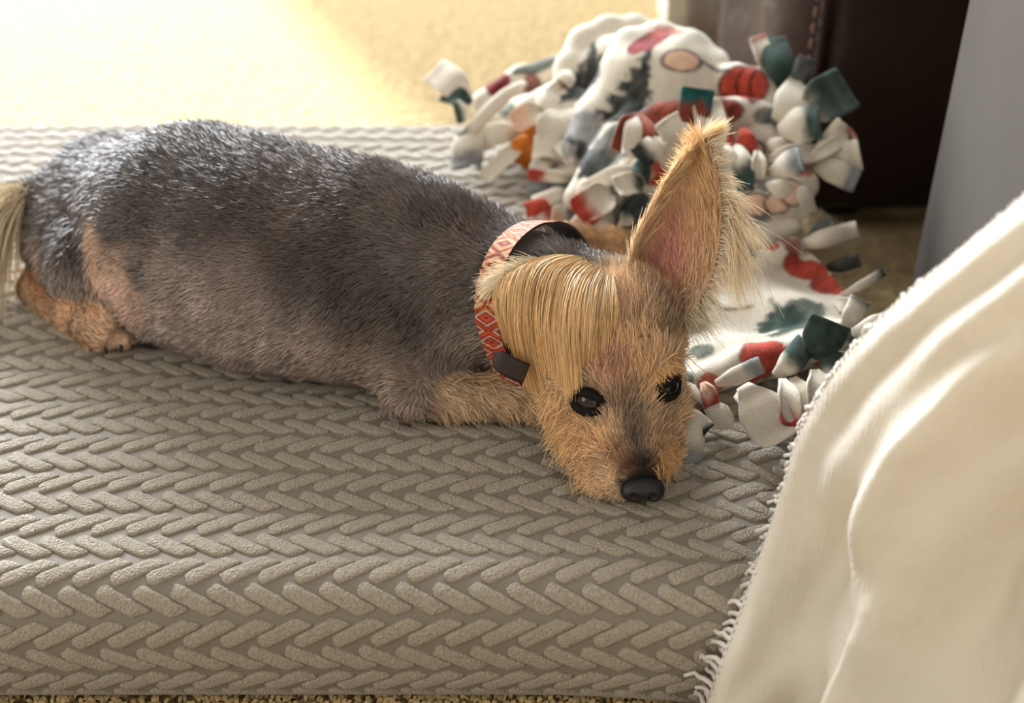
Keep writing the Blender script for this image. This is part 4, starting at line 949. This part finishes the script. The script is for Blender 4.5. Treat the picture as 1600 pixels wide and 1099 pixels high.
# ------------------------------------------------------------------ cream throw hanging over the arm
ctl = [[(1650, 262, .69), (1820, 330, .60), (1990, 380, .52), (2200, 450, .46)],
       [(1500, 392, .75), (1690, 480, .66), (1900, 570, .56), (2150, 660, .48)],
       [(1345, 527, .83), (1550, 630, .73), (1800, 760, .60), (2080, 900, .50)],
       [(1258, 655, .90), (1450, 800, .80), (1740, 960, .65), (2050, 1120, .53)],
       [(1214, 790, .925), (1400, 980, .86), (1690, 1180, .70), (2000, 1360, .56)],
       [(1175, 900, .915), (1340, 1120, .86), (1620, 1350, .72), (1900, 1560, .60)],
       [(1138, 1000, .905), (1300, 1220, .87), (1560, 1460, .76), (1800, 1700, .62)],
       [(1112, 1075, .912), (1260, 1300, .90), (1500, 1560, .80), (1740, 1800, .64)],
       [(1090, 1150, .925), (1235, 1370, .92), (1470, 1640, .82), (1700, 1880, .66)]]
TW = np.array([[W(u, v, min(z, (CH-.008)/(SN+(v-549.5)/F*CS))) for u, v, z in r] for r in ctl])
top_r = TW[0].copy(); top_r[:, 0] = face_x(top_r[:, 1])-.012; top_r[:, 2] = .560
top_2 = top_r.copy(); top_2[:, 0] += .05; top_2[:, 2] = .580
top_3 = top_r.copy(); top_3[:, 0] += .18; top_3[:, 2] = .575
TW = np.concatenate([top_3[None], top_2[None], top_r[None], TW])
lim = face_x(TW[..., 1])-.012; lowp = TW[..., 2] < .55; TW[..., 0] = np.where(lowp, np.minimum(TW[..., 0], lim), TW[..., 0])
nr_, nc2 = 150, 110
TS = catmull(TW, nr_); TS = np.swapaxes(catmull(np.swapaxes(TS, 0, 1), nc2), 0, 1)
tn = nrm(np.cross(np.gradient(TS, axis=1), np.gradient(TS, axis=0)))
if tn.reshape(-1, 3).mean(0)@TOCAM < 0: tn = -tn
ri, ci_ = np.meshgrid(np.linspace(0, 1, nr_), np.linspace(0, 1, nc2), indexing='ij')
amp = sstep(.16, .30, ri)
fold = .024*np.sin(ci_*15-ri*7.0+1.6)+.012*np.sin(ci_*29-ri*4+1.0)+.005*np.sin(ci_*55+ri*22)+.006*np.sin(ri*34+ci_*9)*np.exp(-ci_*4)+.0035*snoise(TS.reshape(-1, 3), 60, 3).reshape(nr_, nc2)
fold = fold*amp*sstep(.0, .22, ci_)+.008*amp*np.exp(-((ci_-.06)/.05)**2)
fold[:, 0] *= .6
TS = TS+tn*fold[..., None]
ok_ = TS[..., 2] < .55; TS[..., 0] = np.where(ok_, np.minimum(TS[..., 0], face_x(TS[..., 1])-.004), TS[..., 0]); TS[..., 2] = np.maximum(TS[..., 2], .006)
thr = empty('throw_blanket', tuple(TW[-1, 0])); tag(thr, 'cream woven throw with fringed edge hanging over the grey sofa arm', 'throw')
bk = TS-tn*.004
V = np.concatenate([TS.reshape(-1, 3), bk.reshape(-1, 3)]); G = quads(nr_, nc2); n0 = nr_*nc2
rim = []
for i in range(nr_-1):
    for j in (0, nc2-1): rim.append([i*nc2+j, (i+1)*nc2+j, (i+1)*nc2+j+n0, i*nc2+j+n0])
for j in range(nc2-1):
    for i in (0, nr_-1): rim.append([i*nc2+j, i*nc2+j+1, i*nc2+j+1+n0, i*nc2+j+n0])
mesh_obj('cloth', V, np.concatenate([G, G[:, ::-1]+n0, np.array(rim)]), M_throw, thr)
edge = TS[:, 0]; el = np.r_[0, np.cumsum(np.linalg.norm(np.diff(edge, axis=0), axis=1))]
pos = np.arange(el[-1]-.002, el[-1]*.30, -.0062)
for kx, s_ in enumerate(pos):
    b = np.array([np.interp(s_, el, edge[:, i]) for i in range(3)]); i = int(np.clip(np.searchsorted(el, s_), 1, nr_-1))
    outw = nrm(edge[i]-TS[i, 6]); low = sstep(.75, .97, s_/el[-1])
    ln = (.008+.020*low)*(.8+.5*random.random())
    d = nrm(outw+np.array([0, 0, -.55])*(1-.4*low)+rng.normal(0, .16, 3)); l = np.linspace(0, 1, 6)[:, None]
    p = b-outw*.004+d*ln*l+np.array([0, 0, -.55])*ln*l*l+rng.normal(0, .0016, (6, 3))*l
    p[:, 2] = np.maximum(p[:, 2], .004)
    mesh_obj('fringe_strand', *tube(p, np.linspace(.0022, .0015, 6), 6), M_yarn, thr)

# ------------------------------------------------------------------ brown leather recliner
LP = np.array([[.353, 1.43], [.318, 2.09]])                  # foot of its side towards the bed
rec = empty('leather_recliner', (.75, 1.8, 0)); tag(rec, 'dark brown leather recliner with stitched seams standing beyond the bed', 'recliner')
def panel(name, a, b, z0, z1, bul, depth, nu=40, nv=30, crease=None, parent=rec):
    a = np.array([*a, 0.]); b = np.array([*b, 0.]); t = b-a; n = np.array([t[1], -t[0], 0]); n = n/np.linalg.norm(n)
    uu, vv = np.meshgrid(np.linspace(0, 1, nu), np.linspace(0, 1, nv), indexing='ij')
    edge_ = np.minimum(np.minimum(uu, 1-uu)*np.linalg.norm(t), np.minimum(vv, 1-vv)*(z1-z0))
    h = bul*(1-np.exp(-edge_/.03))
    if crease is not None: h = h+crease(uu, vv)
    P = a+t*uu[..., None]+np.array([0, 0, 1.])*(z0+(z1-z0)*vv)[..., None]+n*h[..., None]
    Q = a+t*uu[..., None]+np.array([0, 0, 1.])*(z0+(z1-z0)*vv)[..., None]-n*depth
    V = np.concatenate([P.reshape(-1, 3), Q.reshape(-1, 3)]); G = quads(nu, nv); n0 = nu*nv
    Fe = G.tolist()+(G[:, ::-1]+n0).tolist(); bd = [i*nv for i in range(nu)]+[(nu-1)*nv+j for j in range(1, nv)]+[i*nv+nv-1 for i in range(nu-2, -1, -1)]+[j for j in range(nv-2, 0, -1)]
    for x, y in zip(bd, bd[1:]+bd[:1]): Fe.append([x, x+n0, y+n0, y])
    return mesh_obj(name, V, Fe, M_leather, parent)
A0, A1 = LP
fr1 = np.array([1.25, 1.47])
crs = lambda u, v: -.035*np.exp(-((u-.42-.25*(v-.35))/.05)**2)+.012*np.sin(u*14+v*5)
panel('side_panel', A1, A0, .03, .62, .03, .03, crease=crs)
panel('front_panel', A0+np.array([.012, -.004]), fr1, .03, .42, .018, .03)
panel('front_cushion', A0+np.array([.02, -.02]), fr1+np.array([0, -.02]), .425, .60, .03, .03)
V, Fc = rbox(.385, 1.25, 1.52, 2.08, .04, .44, .03); mesh_obj('seat_base', V, Fc, M_leather, rec)
V, Fc = rbox(.40, 1.25, 1.85, 2.10, .44, 1.05, .06); mesh_obj('backrest', V, Fc, M_leather, rec)
# piped corner seam with stitches
sx, sy_ = A0+np.array([.004, -.008])
mesh_obj('seam_piping', *tube(np.array([[sx, sy_, z] for z in np.linspace(.03, .60, 20)]), .006, 8), M_leather, rec)
for k in range(28):
    z = .05+k*.019
    mesh_obj('stitch', *tube(np.array([[sx-.010, sy_+.004, z], [sx-.0115, sy_+.003, z+.005], [sx-.010, sy_+.004, z+.011]]), .0016, 5), M_stitch, rec)
for lx, ly in ((.40, 1.47), (1.15, 1.52), (.38, 2.0), (1.15, 2.0)):
    V, Fc = rbox(lx, lx+.05, ly, ly+.05, 0, .05, .006, 2); mesh_obj('foot', V, Fc, M_leather, rec)

# ------------------------------------------------------------------ carpet pile next to the bed, where single loops show
n = 9000; x = rng.uniform(-.50, .36, n); y = rng.uniform(.52, .70, n)
V, Fe = [], []
th = np.linspace(0, math.pi, 5)
a = rng.uniform(0, 6.28, n); R0 = .0028+.0016*rng.random(n)
for i in range(n):
    dx, dy = math.cos(a[i])*R0[i], math.sin(a[i])*R0[i]; qx, qy = -dy*.45, dx*.45; b0 = len(V)
    for t_ in th:
        c_, s_ = math.cos(t_), math.sin(t_)
        V += [(x[i]+dx*c_-qx, y[i]+dy*c_-qy, .0055*s_), (x[i]+dx*c_+qx, y[i]+dy*c_+qy, .0055*s_)]
    Fe += [[b0+2*k, b0+2*k+1, b0+2*k+3, b0+2*k+2] for k in range(4)]
flo = bpy.data.objects['floor']
o = mesh_obj('carpet_pile', V, np.array(Fe), M_tuft, flo); o['kind'] = 'stuff'
